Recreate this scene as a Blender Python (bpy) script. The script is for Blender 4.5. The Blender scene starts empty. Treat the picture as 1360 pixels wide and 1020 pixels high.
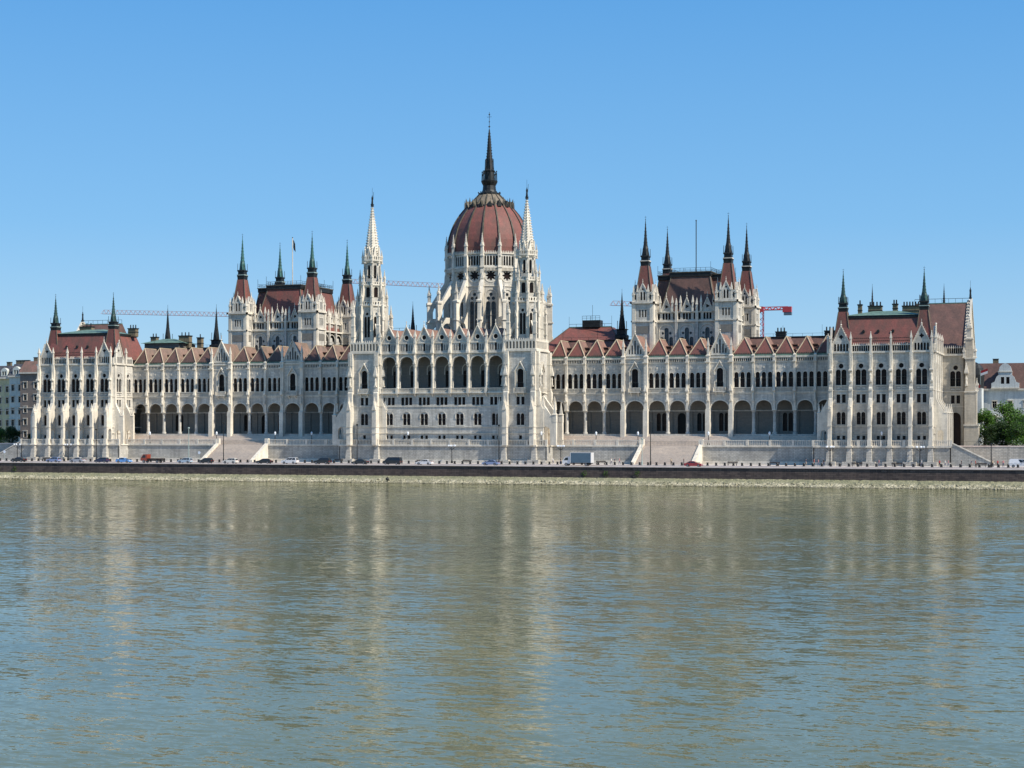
import bpy, math, random
from math import sin, cos, pi, radians
from mathutils import Matrix, Vector
from mathutils.geometry import tessellate_polygon
rnd = random.Random(7)
sc = bpy.context.scene
COL = sc.collection

# ------------------------------------------------------------------ materials
def newmat(name):
    m = bpy.data.materials.new(name); m.use_nodes = True
    nt = m.node_tree; b = nt.nodes['Principled BSDF']
    return m, nt, b
def nd(nt, t, **kw):
    n = nt.nodes.new(t)
    for k, v in kw.items():
        if k.startswith('i_'): n.inputs[k[2:].replace('_', ' ')].default_value = v
        else: setattr(n, k, v)
    return n
def mixc(nt, fac, a, b, mode='MIX'):
    n = nt.nodes.new('ShaderNodeMix'); n.data_type = 'RGBA'; n.blend_type = mode
    for s, v in ((n.inputs[0], fac), (n.inputs[6], a), (n.inputs[7], b)):
        if hasattr(v, 'links') or isinstance(v, bpy.types.NodeSocket): nt.links.new(v, s)
        elif isinstance(v, (tuple, list)): s.default_value = (*v, 1) if len(v) == 3 else v
        else: s.default_value = v
    return n.outputs[2]
def ramp(nt, src, p0, p1, c0=(0,0,0), c1=(1,1,1)):
    r = nt.nodes.new('ShaderNodeValToRGB')
    r.color_ramp.elements[0].position = p0; r.color_ramp.elements[1].position = p1
    r.color_ramp.elements[0].color = (*c0, 1); r.color_ramp.elements[1].color = (*c1, 1)
    nt.links.new(src, r.inputs[0]); return r.outputs[0]
def wpos(nt, scale=(1,1,1), wall=False):
    g = nd(nt, 'ShaderNodeNewGeometry'); out = g.outputs['Position']
    if wall:
        s = nd(nt, 'ShaderNodeSeparateXYZ'); nt.links.new(out, s.inputs[0])
        a = nd(nt, 'ShaderNodeMath', operation='ADD'); nt.links.new(s.outputs[0], a.inputs[0]); nt.links.new(s.outputs[1], a.inputs[1])
        c = nd(nt, 'ShaderNodeCombineXYZ'); nt.links.new(a.outputs[0], c.inputs[0]); nt.links.new(s.outputs[2], c.inputs[1])
        out = c.outputs[0]
    m = nd(nt, 'ShaderNodeMapping'); m.inputs['Scale'].default_value = scale
    nt.links.new(out, m.inputs[0]); return m.outputs[0]
def noise(nt, vec, scale, detail=4, rough=.55, out='Fac'):
    n = nd(nt, 'ShaderNodeTexNoise'); n.inputs['Scale'].default_value = scale
    n.inputs['Detail'].default_value = detail; n.inputs['Roughness'].default_value = rough
    nt.links.new(vec, n.inputs['Vector']); return n.outputs[out]
def bump(nt, b, h, strength, dist):
    n = nd(nt, 'ShaderNodeBump'); n.inputs['Strength'].default_value = strength; n.inputs['Distance'].default_value = dist
    nt.links.new(h, n.inputs['Height']); nt.links.new(n.outputs[0], b.inputs['Normal'])
def masonry(name, c1, c2, mortar, bw, bh, ms=.02, dirt=(.3,.28,.25), dirtamt=.5, rough=.85, bumpd=.02, streak=.5):
    m, nt, b = newmat(name)
    br = nd(nt, 'ShaderNodeTexBrick'); nt.links.new(wpos(nt, wall=True), br.inputs['Vector'])
    br.inputs['Color1'].default_value = (*c1, 1); br.inputs['Color2'].default_value = (*c2, 1); br.inputs['Mortar'].default_value = (*mortar, 1)
    br.inputs['Scale'].default_value = 1; br.inputs['Brick Width'].default_value = bw; br.inputs['Row Height'].default_value = bh
    br.inputs['Mortar Size'].default_value = ms; br.inputs['Bias'].default_value = 0
    n1 = noise(nt, wpos(nt), .22, 6, .65); n2 = noise(nt, wpos(nt, (1.2,1.2,.12)), 1.3, 4, .6)
    c = mixc(nt, ramp(nt, n1, .42, .75), br.outputs[0], mixc(nt, dirtamt, br.outputs[0], dirt))
    c = mixc(nt, ramp(nt, n2, .47, .72), c, mixc(nt, streak, c, dirt))
    n3 = noise(nt, wpos(nt), 2.5, 4, .7)
    c = mixc(nt, .35, c, mixc(nt, ramp(nt, n3, .3, .7), (0.5,0.5,0.5), (1,1,1)), 'MULTIPLY')
    nt.links.new(c, b.inputs['Base Color']); b.inputs['Roughness'].default_value = rough
    b.inputs['Specular IOR Level'].default_value = .25
    h = mixc(nt, .5, br.outputs['Fac'], n3)
    inv = nd(nt, 'ShaderNodeInvert'); nt.links.new(h, inv.inputs['Color'])
    bump(nt, b, inv.outputs[0], .5, bumpd); return m
def noisy(name, c1, c2, scale=1, rough=.7, metal=0, sc3=(1,1,1), lo=.35, hi=.65, spec=.3, bd=0):
    m, nt, b = newmat(name)
    n = noise(nt, wpos(nt, sc3), scale, 5, .65)
    nt.links.new(mixc(nt, ramp(nt, n, lo, hi), c1, c2), b.inputs['Base Color'])
    b.inputs['Roughness'].default_value = rough; b.inputs['Metallic'].default_value = metal
    b.inputs['Specular IOR Level'].default_value = spec
    if bd: bump(nt, b, n, .6, bd)
    return m
STONE = masonry('limestone', (.72,.68,.60), (.56,.53,.465), (.42,.39,.35), 1.1, .42, .018, (.22,.21,.19), .6, bumpd=.012)
TRIM  = masonry('carved_limestone', (.82,.75,.625), (.74,.675,.565), (.60,.55,.47), 2.2, .9, .01, (.36,.335,.29), .6, bumpd=.012)
SHADED  = masonry('shade_darkened_limestone', (.25,.23,.195), (.21,.195,.17), (.15,.145,.13), 1.1, .42, .012, (.2,.19,.175), .6, bumpd=.012)  # limestone darkened to put arcade and recess shade into the colour
AGED2 = masonry('golden_limestone', (.62,.55,.44), (.54,.48,.39), (.40,.36,.3), 1.1, .42, .012, (.3,.26,.2), .5, bumpd=.012)
ROUGH = masonry('rough_masonry', (.60,.57,.50), (.45,.43,.38), (.27,.255,.23), .9, .38, .035, (.19,.185,.17), .7, bumpd=.05, streak=.5)
PIERM = masonry('rusticated_pier_stone', (.62,.58,.50), (.5,.47,.41), (.24,.22,.2), 1.4, .4, .04, (.3,.28,.25), .6, bumpd=.05)
STEP  = masonry('step_stone', (.82,.70,.57), (.73,.62,.51), (.56,.47,.39), 2.4, .15, .03, (.45,.38,.33), .5, bumpd=.02)
BASALT= masonry('dark_basalt', (.13,.10,.09), (.06,.047,.047), (.02,.018,.019), 1.3, .45, .03, (.17,.12,.10), .5, bumpd=.04)
def tiles(name, c1, c2, dirt, amt=.5):
    m, nt, b = newmat(name)
    br = nd(nt, 'ShaderNodeTexBrick'); nt.links.new(wpos(nt, wall=True), br.inputs['Vector'])
    br.inputs['Color1'].default_value = (*c1, 1); br.inputs['Color2'].default_value = (*c2, 1); br.inputs['Mortar'].default_value = tuple(x*.55 for x in c1)+(1,)
    br.inputs['Scale'].default_value = 1; br.inputs['Brick Width'].default_value = .4; br.inputs['Row Height'].default_value = .33; br.inputs['Mortar Size'].default_value = .02
    n = noise(nt, wpos(nt, (1,1,.35)), .5, 6, .7); n2 = noise(nt, wpos(nt), 4, 3, .7)
    c = mixc(nt, ramp(nt, n, .38, .66), br.outputs[0], mixc(nt, amt, br.outputs[0], dirt))
    c = mixc(nt, .4, c, mixc(nt, ramp(nt, n2, .3, .7), (.45,.45,.45), (1,1,1)), 'MULTIPLY')
    nt.links.new(c, b.inputs['Base Color']); b.inputs['Roughness'].default_value = .6; b.inputs['Specular IOR Level'].default_value = .3
    bump(nt, b, br.outputs['Fac'], .4, .03); return m
TILE  = tiles('red_clay_tiles', (.30,.105,.084), (.235,.082,.068), (.12,.075,.06), .8)
TILEB = tiles('brown_clay_tiles', (.22,.12,.095), (.175,.092,.075), (.09,.06,.05), .8)
TILEP = tiles('pale_clay_tiles', (.37,.20,.155), (.31,.165,.13), (.15,.12,.09), .8)
TILET = tiles('tan_clay_tiles', (.34,.215,.165), (.28,.18,.14), (.14,.115,.09), .8)
COPPER= noisy('green_copper', (.16,.25,.19), (.075,.12,.095), .9, .6, 0)
TEAL  = noisy('teal_copper', (.045,.16,.14), (.025,.06,.055), 1.2, .5, 0)
TEALD = noisy('dark_verdigris', (.03,.09,.078), (.018,.035,.033), 1.2, .5, 0)
DARKM = noisy('blackened_copper', (.012,.013,.014), (.030,.033,.033), 1.5, .5, .2)
RIB   = noisy('dull_rib_copper', (.12,.105,.075), (.055,.05,.04), 1.0, .6, 0)
CROWN = noisy('bronze_crown_panels', (.24,.19,.14), (.15,.125,.09), 1.0, .6, 0)
PALE = noisy('pale_hip_tiles', (.46,.38,.27), (.34,.27,.19), 1.0, .7, 0)
GLASS, nt, b = newmat('dark_window_glass'); b.inputs['Roughness'].default_value = .3; b.inputs['Specular IOR Level'].default_value = .12
nt.links.new(mixc(nt, ramp(nt, noise(nt, wpos(nt), .35, 2), .4, .6), (.006,.005,.005), (.020,.012,.010)), b.inputs['Base Color'])
BLUEG, nt, b = newmat('leaded_glass'); b.inputs['Roughness'].default_value = .35
nt.links.new(mixc(nt, ramp(nt, noise(nt, wpos(nt), 1.5, 2), .4, .6), (.02,.03,.04), (.05,.062,.072)), b.inputs['Base Color'])
BROWNF= noisy('brown_window_frame', (.04,.022,.016), (.025,.014,.01), 2, .6)
BRICKC= masonry('ochre_chimney_brick', (.30,.25,.15), (.25,.2,.12), (.12,.1,.08), .5, .2, .03, (.08,.07,.06), .5)
ASPH  = noisy('pale_setts', (.56,.48,.44), (.42,.37,.34), .8, .9, 0)
PAVE  = noisy('pale_paving', (.56,.50,.45), (.42,.38,.35), .5, .85, 0)
COPING= noisy('pink_coping', (.70,.60,.54), (.55,.46,.42), .6, .85, 0)
SOIL  = noisy('packed_earth', (.19,.17,.13), (.13,.12,.09), .3, .95, 0)
DMETAL= noisy('dark_painted_metal', (.02,.021,.022), (.035,.034,.033), 3, .45, .3)
GMETAL= noisy('pale_green_painted_metal', (.34,.42,.38), (.28,.35,.32), 2, .5, .1)
GLOBE, nt, b = newmat('frosted_globe'); b.inputs['Base Color'].default_value = (.72,.76,.8,1); b.inputs['Roughness'].default_value = .3
RUBBER= noisy('tyre_rubber', (.02,.02,.02), (.03,.03,.03), 5, .8)
CGLASS, nt, b = newmat('car_glass'); b.inputs['Base Color'].default_value = (.02,.025,.03,1); b.inputs['Roughness'].default_value = .08
RIM   = noisy('wheel_rim', (.35,.35,.36), (.25,.25,.26), 5, .35, .7)
HEADL, nt, b = newmat('headlight_lens'); b.inputs['Base Color'].default_value = (.7,.7,.68,1); b.inputs['Roughness'].default_value = .1
TAILL, nt, b = newmat('taillight_lens'); b.inputs['Base Color'].default_value = (.35,.02,.015,1); b.inputs['Roughness'].default_value = .15
def paint(name, c, rough=.28):
    m, nt, b = newmat(name); n = noise(nt, wpos(nt), 3, 3)
    nt.links.new(mixc(nt, ramp(nt, n, .3, .7), c, tuple(x*.82 for x in c)), b.inputs['Base Color'])
    b.inputs['Roughness'].default_value = rough; b.inputs['Coat Weight'].default_value = .5; return m
# riprap
RIPRAP, nt, b = newmat('limestone_riprap')
vo = nd(nt, 'ShaderNodeTexVoronoi'); vo.inputs['Scale'].default_value = 1.5; nt.links.new(wpos(nt, (1,1.2,1)), vo.inputs['Vector'])
vd = nd(nt, 'ShaderNodeTexVoronoi', feature='DISTANCE_TO_EDGE'); vd.inputs['Scale'].default_value = 1.5; nt.links.new(wpos(nt, (1,1.2,1)), vd.inputs['Vector'])
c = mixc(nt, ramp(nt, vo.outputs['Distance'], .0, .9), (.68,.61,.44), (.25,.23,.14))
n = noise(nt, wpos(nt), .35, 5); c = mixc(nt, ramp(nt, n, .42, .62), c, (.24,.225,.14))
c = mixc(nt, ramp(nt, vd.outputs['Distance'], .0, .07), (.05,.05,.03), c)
sx = nd(nt, 'ShaderNodeSeparateXYZ'); nt.links.new(wpos(nt), sx.inputs[0])
zz_ = nd(nt, 'ShaderNodeMath', operation='ADD'); nt.links.new(sx.outputs[2], zz_.inputs[0])
nz = nd(nt, 'ShaderNodeMath', operation='MULTIPLY', ); nt.links.new(noise(nt, wpos(nt), .8, 3), nz.inputs[0]); nz.inputs[1].default_value = .8
nt.links.new(nz.outputs[0], zz_.inputs[1])
mr = nd(nt, 'ShaderNodeMapRange'); mr.inputs[1].default_value = 1.15; mr.inputs[2].default_value = 1.5; nt.links.new(zz_.outputs[0], mr.inputs[0])
c = mixc(nt, mr.outputs[0], c, mixc(nt, .75, c, (.17,.172,.10)))
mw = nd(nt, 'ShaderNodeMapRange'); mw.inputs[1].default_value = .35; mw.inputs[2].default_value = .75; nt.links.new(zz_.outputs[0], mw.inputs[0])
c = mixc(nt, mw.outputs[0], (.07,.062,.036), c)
nt.links.new(c, b.inputs['Base Color']); b.inputs['Roughness'].default_value = .9; bump(nt, b, vd.outputs['Distance'], .8, .3)
# water
WATER, nt, b = newmat('river_water')
b.inputs['IOR'].default_value = 1.33; b.inputs['Roughness'].default_value = .06
b.inputs['Specular IOR Level'].default_value = .5
g = nd(nt, 'ShaderNodeNewGeometry')
def wnoise(sc3, rot, detail, amp, seed):
    m = nd(nt, 'ShaderNodeMapping'); m.inputs['Scale'].default_value = sc3; m.inputs['Rotation'].default_value = (0,0,rot); m.inputs['Location'].default_value = (seed, seed*2, 0)
    nt.links.new(g.outputs['Position'], m.inputs[0])
    n = nd(nt, 'ShaderNodeTexNoise'); n.inputs['Scale'].default_value = 1; n.inputs['Detail'].default_value = detail; n.inputs['Roughness'].default_value = .55
    nt.links.new(m.outputs[0], n.inputs['Vector'])
    s = nd(nt, 'ShaderNodeVectorMath', operation='SUBTRACT'); nt.links.new(n.outputs['Color'], s.inputs[0]); s.inputs[1].default_value = (.5,.5,.5)
    k = nd(nt, 'ShaderNodeVectorMath', operation='MULTIPLY'); nt.links.new(s.outputs[0], k.inputs[0]); k.inputs[1].default_value = (amp*.8, amp, 0)
    return k.outputs[0]
def vadd(a, c_):
    n = nd(nt, 'ShaderNodeVectorMath', operation='ADD'); nt.links.new(a, n.inputs[0])
    if isinstance(c_, tuple): n.inputs[1].default_value = c_
    else: nt.links.new(c_, n.inputs[1])
    return n.outputs[0]
W_A, W_B, W_C = .26, .15, .40
big = noise(nt, wpos(nt, (.012,.03,1)), 1, 3)
v = vadd(vadd(wnoise((.75,1.9,1), .12, 3, W_C, 3), wnoise((3.2,7.5,1), -.15, 2, W_A, 11)), wnoise((.16,.38,1), .1, 2, W_B, 31))
am = nd(nt, 'ShaderNodeMapRange'); am.inputs[1].default_value = .3; am.inputs[2].default_value = .7; am.inputs[3].default_value = .35; am.inputs[4].default_value = 1.5; nt.links.new(big, am.inputs[0])
sv = nd(nt, 'ShaderNodeVectorMath', operation='SCALE'); nt.links.new(v, sv.inputs[0]); nt.links.new(am.outputs[0], sv.inputs['Scale'])
v = vadd(sv.outputs[0], (0,0,1))
nn = nd(nt, 'ShaderNodeVectorMath', operation='NORMALIZE'); nt.links.new(v, nn.inputs[0]); nt.links.new(nn.outputs[0], b.inputs['Normal'])
nt.links.new(mixc(nt, ramp(nt, noise(nt, wpos(nt, (.01,.03,1)), 1, 4), .35, .65), (.140,.142,.056), (.098,.108,.044)), b.inputs['Base Color'])
def leafmat(name, c1, c2):
    m, nt, b = newmat(name)
    nt.links.new(mixc(nt, ramp(nt, noise(nt, wpos(nt), 1.1, 3), .35, .65), c1, c2), b.inputs['Base Color'])
    b.inputs['Roughness'].default_value = .6; b.inputs['Subsurface Weight'].default_value = 0
    t = nd(nt, 'ShaderNodeBsdfTranslucent'); t.inputs['Color'].default_value = (c1[0]*1.6, c1[1]*1.8, c1[2], 1)
    mx = nd(nt, 'ShaderNodeMixShader'); mx.inputs[0].default_value = .25
    nt.links.new(b.outputs[0], mx.inputs[1]); nt.links.new(t.outputs[0], mx.inputs[2])
    nt.links.new(mx.outputs[0], nt.nodes['Material Output'].inputs[0]); return m
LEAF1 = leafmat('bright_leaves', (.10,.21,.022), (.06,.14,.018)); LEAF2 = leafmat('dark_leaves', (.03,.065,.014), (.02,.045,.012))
BARK = noisy('bark', (.09,.07,.05), (.05,.04,.03), 3, .9)

# ------------------------------------------------------------------ mesh builder
class MB:
    def __init__(s): s.v=[]; s.f=[]; s.m=[]; s.mats=[]; s.T=Matrix.Identity(4)
    def at(s, x=0, y=0, z=0, ang=0, sc=1):
        s.T = Matrix.Translation((x,y,z)) @ Matrix.Rotation(ang,4,'Z') @ Matrix.Scale(sc,4); return s
    def mi(s, m):
        if m not in s.mats: s.mats.append(m)
        return s.mats.index(m)
    def add(s, vs, fs, mat):
        o=len(s.v); T=s.T; i=s.mi(mat)
        s.v += [tuple(T @ Vector(p)) for p in vs]
        for f in fs: s.f.append(tuple(a+o for a in f)); s.m.append(i)
    def box(s, x0,x1,y0,y1,z0,z1, mat):
        s.add([(x0,y0,z0),(x1,y0,z0),(x1,y1,z0),(x0,y1,z0),(x0,y0,z1),(x1,y0,z1),(x1,y1,z1),(x0,y1,z1)],
              [(3,2,1,0),(4,5,6,7),(0,1,5,4),(1,2,6,5),(2,3,7,6),(3,0,4,7)], mat)
    def bx(s, x, y, z, sx, sy, h, mat): s.box(x-sx/2,x+sx/2,y-sy/2,y+sy/2,z,z+h,mat)
    def prism(s, poly, a, b, mat, holes=(), axis='y', cap2=True):
        # polygon in (x,z) extruded along y (or polygon in (y,z) extruded along x)
        if axis=='y': P=lambda p,t:(p[0],t,p[1])
        elif axis=='x': P=lambda p,t:(t,p[0],p[1])
        else: P=lambda p,t:(p[0],p[1],t)
        loops=[list(poly)]+[list(h) for h in holes]
        flat=[p for l in loops for p in l]; n=len(flat)
        tris=tessellate_polygon([[Vector((p[0],p[1],0)) for p in l] for l in loops])
        vs=[P(p,a) for p in flat]+[P(p,b) for p in flat]
        def area(l): return sum(l[i-1][0]*l[i][1]-l[i][0]*l[i-1][1] for i in range(len(l)))
        fs=[]
        for t in tris:
            A=[flat[i] for i in t]; t=t if area(A)>0 else t[::-1]
            fs.append(tuple(t) if axis=='y' else tuple(t[::-1]))
            if cap2: fs.append(tuple(i+n for i in (t[::-1] if axis=='y' else t)))
        o=0
        for k,l in enumerate(loops):
            m=len(l); ccw=area(l)>0; outer=(k==0)
            for i in range(m):
                j=(i+1)%m; q=(o+i,o+i+n,o+j+n,o+j) if (ccw==outer)==(axis=='y') else (o+j,o+j+n,o+i+n,o+i)
                fs.append(q)
            o+=m
        if axis=='z': fs=[f for f in fs]
        s.add(vs,fs,mat)
    def lathe(s, prof, n, mat, cx=0, cy=0, rot=0, close=True):
        vs=[];fs=[]
        for r,z in prof:
            for i in range(n):
                a=rot+2*pi*i/n; vs.append((cx+r*cos(a),cy+r*sin(a),z))
        for k in range(len(prof)-1):
            for i in range(n):
                j=(i+1)%n; fs.append((k*n+i,k*n+j,(k+1)*n+j,(k+1)*n+i))
        if close:
            fs.append(tuple(range(n))[::-1]); fs.append(tuple((len(prof)-1)*n+i for i in range(n)))
        s.add(vs,fs,mat)
    def sq(s, x,y, prof, mat):  # square section lathe, r = half width
        s.lathe([(r*math.sqrt(2),z) for r,z in prof],4,mat,x,y,pi/4)
    def bar(s, p, q, r, mat, n=4):
        p=Vector(p);q=Vector(q);d=q-p
        if d.length<1e-6: return
        qt=d.to_track_quat('Z','Y'); vs=[]
        for c in (p,q):
            for i in range(n):
                a=2*pi*i/n+pi/4; vs.append(tuple(c+qt@Vector((r*cos(a),r*sin(a),0))))
        s.add(vs,[(i,(i+1)%n,n+(i+1)%n,n+i) for i in range(n)]+[tuple(range(n))[::-1],tuple(range(n,2*n))],mat)
    def nub(s, x,y,z,r, mat):
        s.add([(x+r,y,z),(x-r,y,z),(x,y+r,z),(x,y-r,z),(x,y,z+r),(x,y,z-r)],
              [(0,2,4),(2,1,4),(1,3,4),(3,0,4),(2,0,5),(1,2,5),(3,1,5),(0,3,5)],mat)
    def mesh(s, name):
        me=bpy.data.meshes.new(name); me.from_pydata(s.v,[],s.f)
        for m in s.mats: me.materials.append(m)
        me.polygons.foreach_set('material_index', s.m); me.update(); return me

WM={}
def link(name, data, parent=None, M=None):
    o=bpy.data.objects.new(name, data); COL.objects.link(o)
    M=M or Matrix.Identity(4); WM[o]=M
    if parent is not None:
        o.parent=parent; o.matrix_parent_inverse=WM[parent].inverted()
    o.matrix_basis=M; return o
def TM(x=0,y=0,z=0,ang=0,s=1): return Matrix.Translation((x,y,z)) @ Matrix.Rotation(ang,4,'Z') @ Matrix.Scale(s,4)
def centred(mb, name, parent=None):
    # object whose origin sits at the base centre of its mesh
    xs=[p[0] for p in mb.v]; ys=[p[1] for p in mb.v]; z=min(p[2] for p in mb.v)
    c=Vector(((min(xs)+max(xs))/2,(min(ys)+max(ys))/2,z))
    mb.v=[(p[0]-c.x,p[1]-c.y,p[2]-c.z) for p in mb.v]
    return link(name, mb.mesh(name), parent, Matrix.Translation(c))
def centred_at(mb,name,parent,x,y):
    mb.v=[(p[0]+x,p[1]+y,p[2]) for p in mb.v]; return centred(mb,name,parent)
def tag(o, label=None, cat=None, group=None, kind=None):
    if label: o['label']=label
    if cat: o['category']=cat
    if group: o['group']=group
    if kind: o['kind']=kind
    return o
def thing(name, label, cat, x=0,y=0,z=0, ang=0, group=None):
    return tag(link(name, None, None, TM(x,y,z,ang)), label, cat, group)
def copy_tree(o, M, parent=None):
    rel={}
    def rec(a, pa, m):
        c=a.copy(); COL.objects.link(c); WM[c]=m
        if pa is not None: c.parent=pa; c.matrix_parent_inverse=WM[pa].inverted()
        c.matrix_basis=m
        for ch in list(a.children): rec(ch, c, m @ WM[a].inverted() @ WM[ch])
        return c
    return rec(o, parent, M)

# ------------------------------------------------------------------ openings
def circ(cx,cz,r,n=14): return [(cx+r*cos(2*pi*i/n),cz+r*sin(2*pi*i/n)) for i in range(n)]
def rect(cx,z0,w,h): return [(cx-w/2,z0),(cx+w/2,z0),(cx+w/2,z0+h),(cx-w/2,z0+h)]
def arch(cx,z0,w,zt,pt=0,n=9):
    # round (pt=0) or pointed (pt>0) head; zt = apex
    r=w/2; h=r*(1+pt); zs=zt-h
    pts=[(cx-r,z0),(cx+r,z0)]
    for i in range(n+1):
        a=pi*i/n; x=cx+r*cos(a); z=zs+h*(sin(a)**(1-.22*(pt>0)) if sin(a)>1e-9 else 0)
        pts.append((x,z))
    return pts
def flower(cx,cz,r,k=8):
    out=[]
    for i in range(k*4):
        a=2*pi*i/(k*4); rr=r*(.78+.22*cos(k*a)); out.append((cx+rr*cos(a),cz+rr*sin(a)))
    return out
def grow(poly, d):
    cx=sum(p[0] for p in poly)/len(poly); cz=sum(p[1] for p in poly)/len(poly); out=[]
    for p in poly:
        dx,dz=p[0]-cx,p[1]-cz; l=math.hypot(dx,dz); out.append((cx+dx*(l+d)/l,cz+dz*(l+d)/l))
    return out
def archring(mb, cx,w,zt,z0,t,y0,y1,mat,pt=0):
    mb.prism(arch(cx,z0,w+2*t,zt+t,pt),y0,y1,mat,[arch(cx,z0+.01,w,zt,pt)])

class Win:
    """a window kind: holes in wall-local coordinates plus a shared mesh"""
    def __init__(s,name,holes,deco=None,glass=GLASS,depth=.42,bars=True,sill=None,fr=BROWNF):
        s.name=name; s.holes=holes; mb=MB(); ds=depth-.04
        for h in holes:
            mb.prism(grow(h,.03), ds, ds+.05, glass)
            xs=[p[0] for p in h]; zs=[p[1] for p in h]; x0,x1,z0,z1=min(xs),max(xs),min(zs),max(zs)
            if bars and x1-x0<2 and z1-z0>1.2:
                cx=(x0+x1)/2; mb.box(cx-.04,cx+.04,ds-.06,ds-.003,z0,z1,fr); mb.box(x0,x1,ds-.07,ds-.004,z0+(z1-z0)*.34-.05,z0+(z1-z0)*.34+.05,fr)
        if deco: deco(mb)
        if sill: mb.box(sill[0],sill[1],-.16,.02,sill[2]-.16,sill[2]-.02,TRIM)
        s.me=mb.mesh(name)
def shifted(h,dx,dz): return [(p[0]+dx,p[1]+dz) for p in h]
def wallpanel(mb, x0,x1,z0,z1, wins, mat, th=.45, extra=(), outline=None):
    holes=[shifted(h,dx,dz) for w,dx,dz in wins for h in w.holes]+list(extra)
    mb.prism(outline or [(x0,z0),(x1,z0),(x1,z1),(x0,z1)], 0, th, mat, holes)
def placewins(parent, fx,fy,ang, wins):
    for w,dx,dz in wins:
        M=TM(fx,fy,0,ang) @ Matrix.Translation((dx,0,dz)); link(w.name, w.me, parent, M)

# ---- window kinds (z relative to 0 = world z so dz is usually 0)
def hood(cx,w,zt,z0,t=.22,pt=0,y=-.12): return lambda mb: archring(mb,cx,w,zt,z0,t,y,-.003,TRIM,pt)
def deco_great(mb):
    archring(mb,0,3.0,30.3,26.6,.16,-.10,-.003,STONE,.05)
    mb.box(-1.5,1.5,-.22,-.003,24.36,24.5,TRIM)
    for cx in (-.68,.68):
        mb.box(cx-.55,cx+.55,-.05,-.003,23.55,24.2,SHADED); mb.box(cx-.48,cx+.48,-.09,-.051,23.65,24.1,STONE)
    mb.bx(0,.05,24.6,.13,.13,3.2,TRIM)
W_GREAT=Win('rose_and_lancet_window',[circ(0,29.35,.6),arch(-.7,24.6,1.22,28.5),arch(.7,24.6,1.22,28.5)],deco_great)
W_PAIR=Win('small_paired_window',[rect(-.68,20.2,.9,2.1),rect(.68,20.2,.9,2.1)],lambda mb: mb.box(-1.25,1.25,-.1,-.003,22.35,22.5,TRIM))
W_TWIN=Win('twin_arched_window',[arch(-.57,14.8,.98,17.9),arch(.57,14.8,.98,17.9)],lambda mb:(archring(mb,0,2.3,18.35,16.6,.2,-.12,-.003,STONE),mb.box(-1.35,1.35,-.14,-.003,14.5,14.7,TRIM)))
W_BASE=Win('basement_window',[rect(-.68,11.05,.75,.95),rect(.68,11.05,.75,.95)],None,bars=False)
W_BASE1=Win('basement_window',[rect(0,11.05,.85,1.0)],None,bars=False)
def deco_arc(mb):
    for cx in (-1.62,0,1.62):
        archring(mb,cx,1.12,28.55,26.9,.13,-.10,-.003,TRIM,.2)
        mb.bx(cx,-.06,29.5,.3,.1,.55,TRIM)
    for cx in (-2.35,-.81,.81,2.35): mb.lathe([(.1,24.55),(.1,27.2),(.16,27.35)],8,TRIM,cx,-.08)
    mb.box(-2.5,2.5,-.32,-.003,23.2,23.42,TRIM); mb.box(-2.5,2.5,-.32,-.02,24.4,24.55,TRIM)
    for i in range(15): mb.bx(-2.38+i*.34,-.2,23.42,.13,.13,.98,TRIM)
W_ARC=Win('triple_arched_window',[arch(-1.62,24.6,1.12,28.55,.2),arch(0,24.6,1.12,28.55,.2),arch(1.62,24.6,1.12,28.55,.2)],deco_arc)
def gablehood(mb, w, z0, zt, t=.25, y=-.55):
    mb.prism([(-w,z0),(-w+t*1.3,z0),(0,zt-t*1.5),(w-t*1.3,z0),(w,z0),(0,zt)],y,-.003,TRIM)
def deco_main(mb):
    archring(mb,0,1.75,29.7,26.0,.3,-.14,-.003,TRIM,.1); gablehood(mb,1.75,28.9,31.7)
    for sx in (-1.45,1.45): mb.bx(sx,-.2,24.7,.22,.3,4.3,TRIM)
    mb.box(-1.7,1.7,-.9,-.003,23.3,23.55,TRIM); mb.box(-1.7,1.7,-.9,-.78,24.55,24.7,TRIM)
    for i in range(10): mb.bx(-1.6+i*.355,-.84,23.55,.12,.1,1.0,TRIM)
    for sx in (-1.66,1.66): mb.box(min(sx,sx*.96),max(sx,sx*.96),-.9,-.02,23.55,24.7,TRIM)
    for sx in (-1,1): mb.prism([(-.8,23.3),(-.003,23.3),(-.003,22.3)],sx-.15,sx+.15,TRIM,axis='x')
W_MAIN=Win('great_arched_window',[arch(0,24.7,1.75,29.7,.1)],deco_main)
W_TRI=Win('triple_slit_window',[rect(-1.17,20.2,.88,2.1),rect(0,20.2,.88,2.1),rect(1.17,20.2,.88,2.1)],lambda mb: mb.box(-1.7,1.7,-.1,-.003,22.35,22.5,TRIM))
W_ROSE=Win('gable_rosette_window',[circ(0,38.45,.62)],lambda mb: mb.prism(circ(0,38.45,.82,16),-.1,-.003,TRIM,[circ(0,38.45,.63,16)]),bars=False)
W_LOGW=Win('loggia_window',[arch(-.6,25.2,.95,29.6,.2),arch(.6,25.2,.95,29.6,.2)],hood(0,2.4,31.2,28.5))
W_SLIT=Win('row_of_gable_lancets',[arch(-1.5+.75*i,33.05,.5,34.9,.3) for i in range(5)],None,bars=False)
W_SLITC=Win('row_of_gable_lancets',[arch(0,34.8,.62,36.9,.3)],lambda mb:[mb.prism(arch(x,34.95,.42,36.5,.3),-.02+.0,-.003,SHADED) for x in (-1.5,-.8,.8,1.5)],bars=False)
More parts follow.
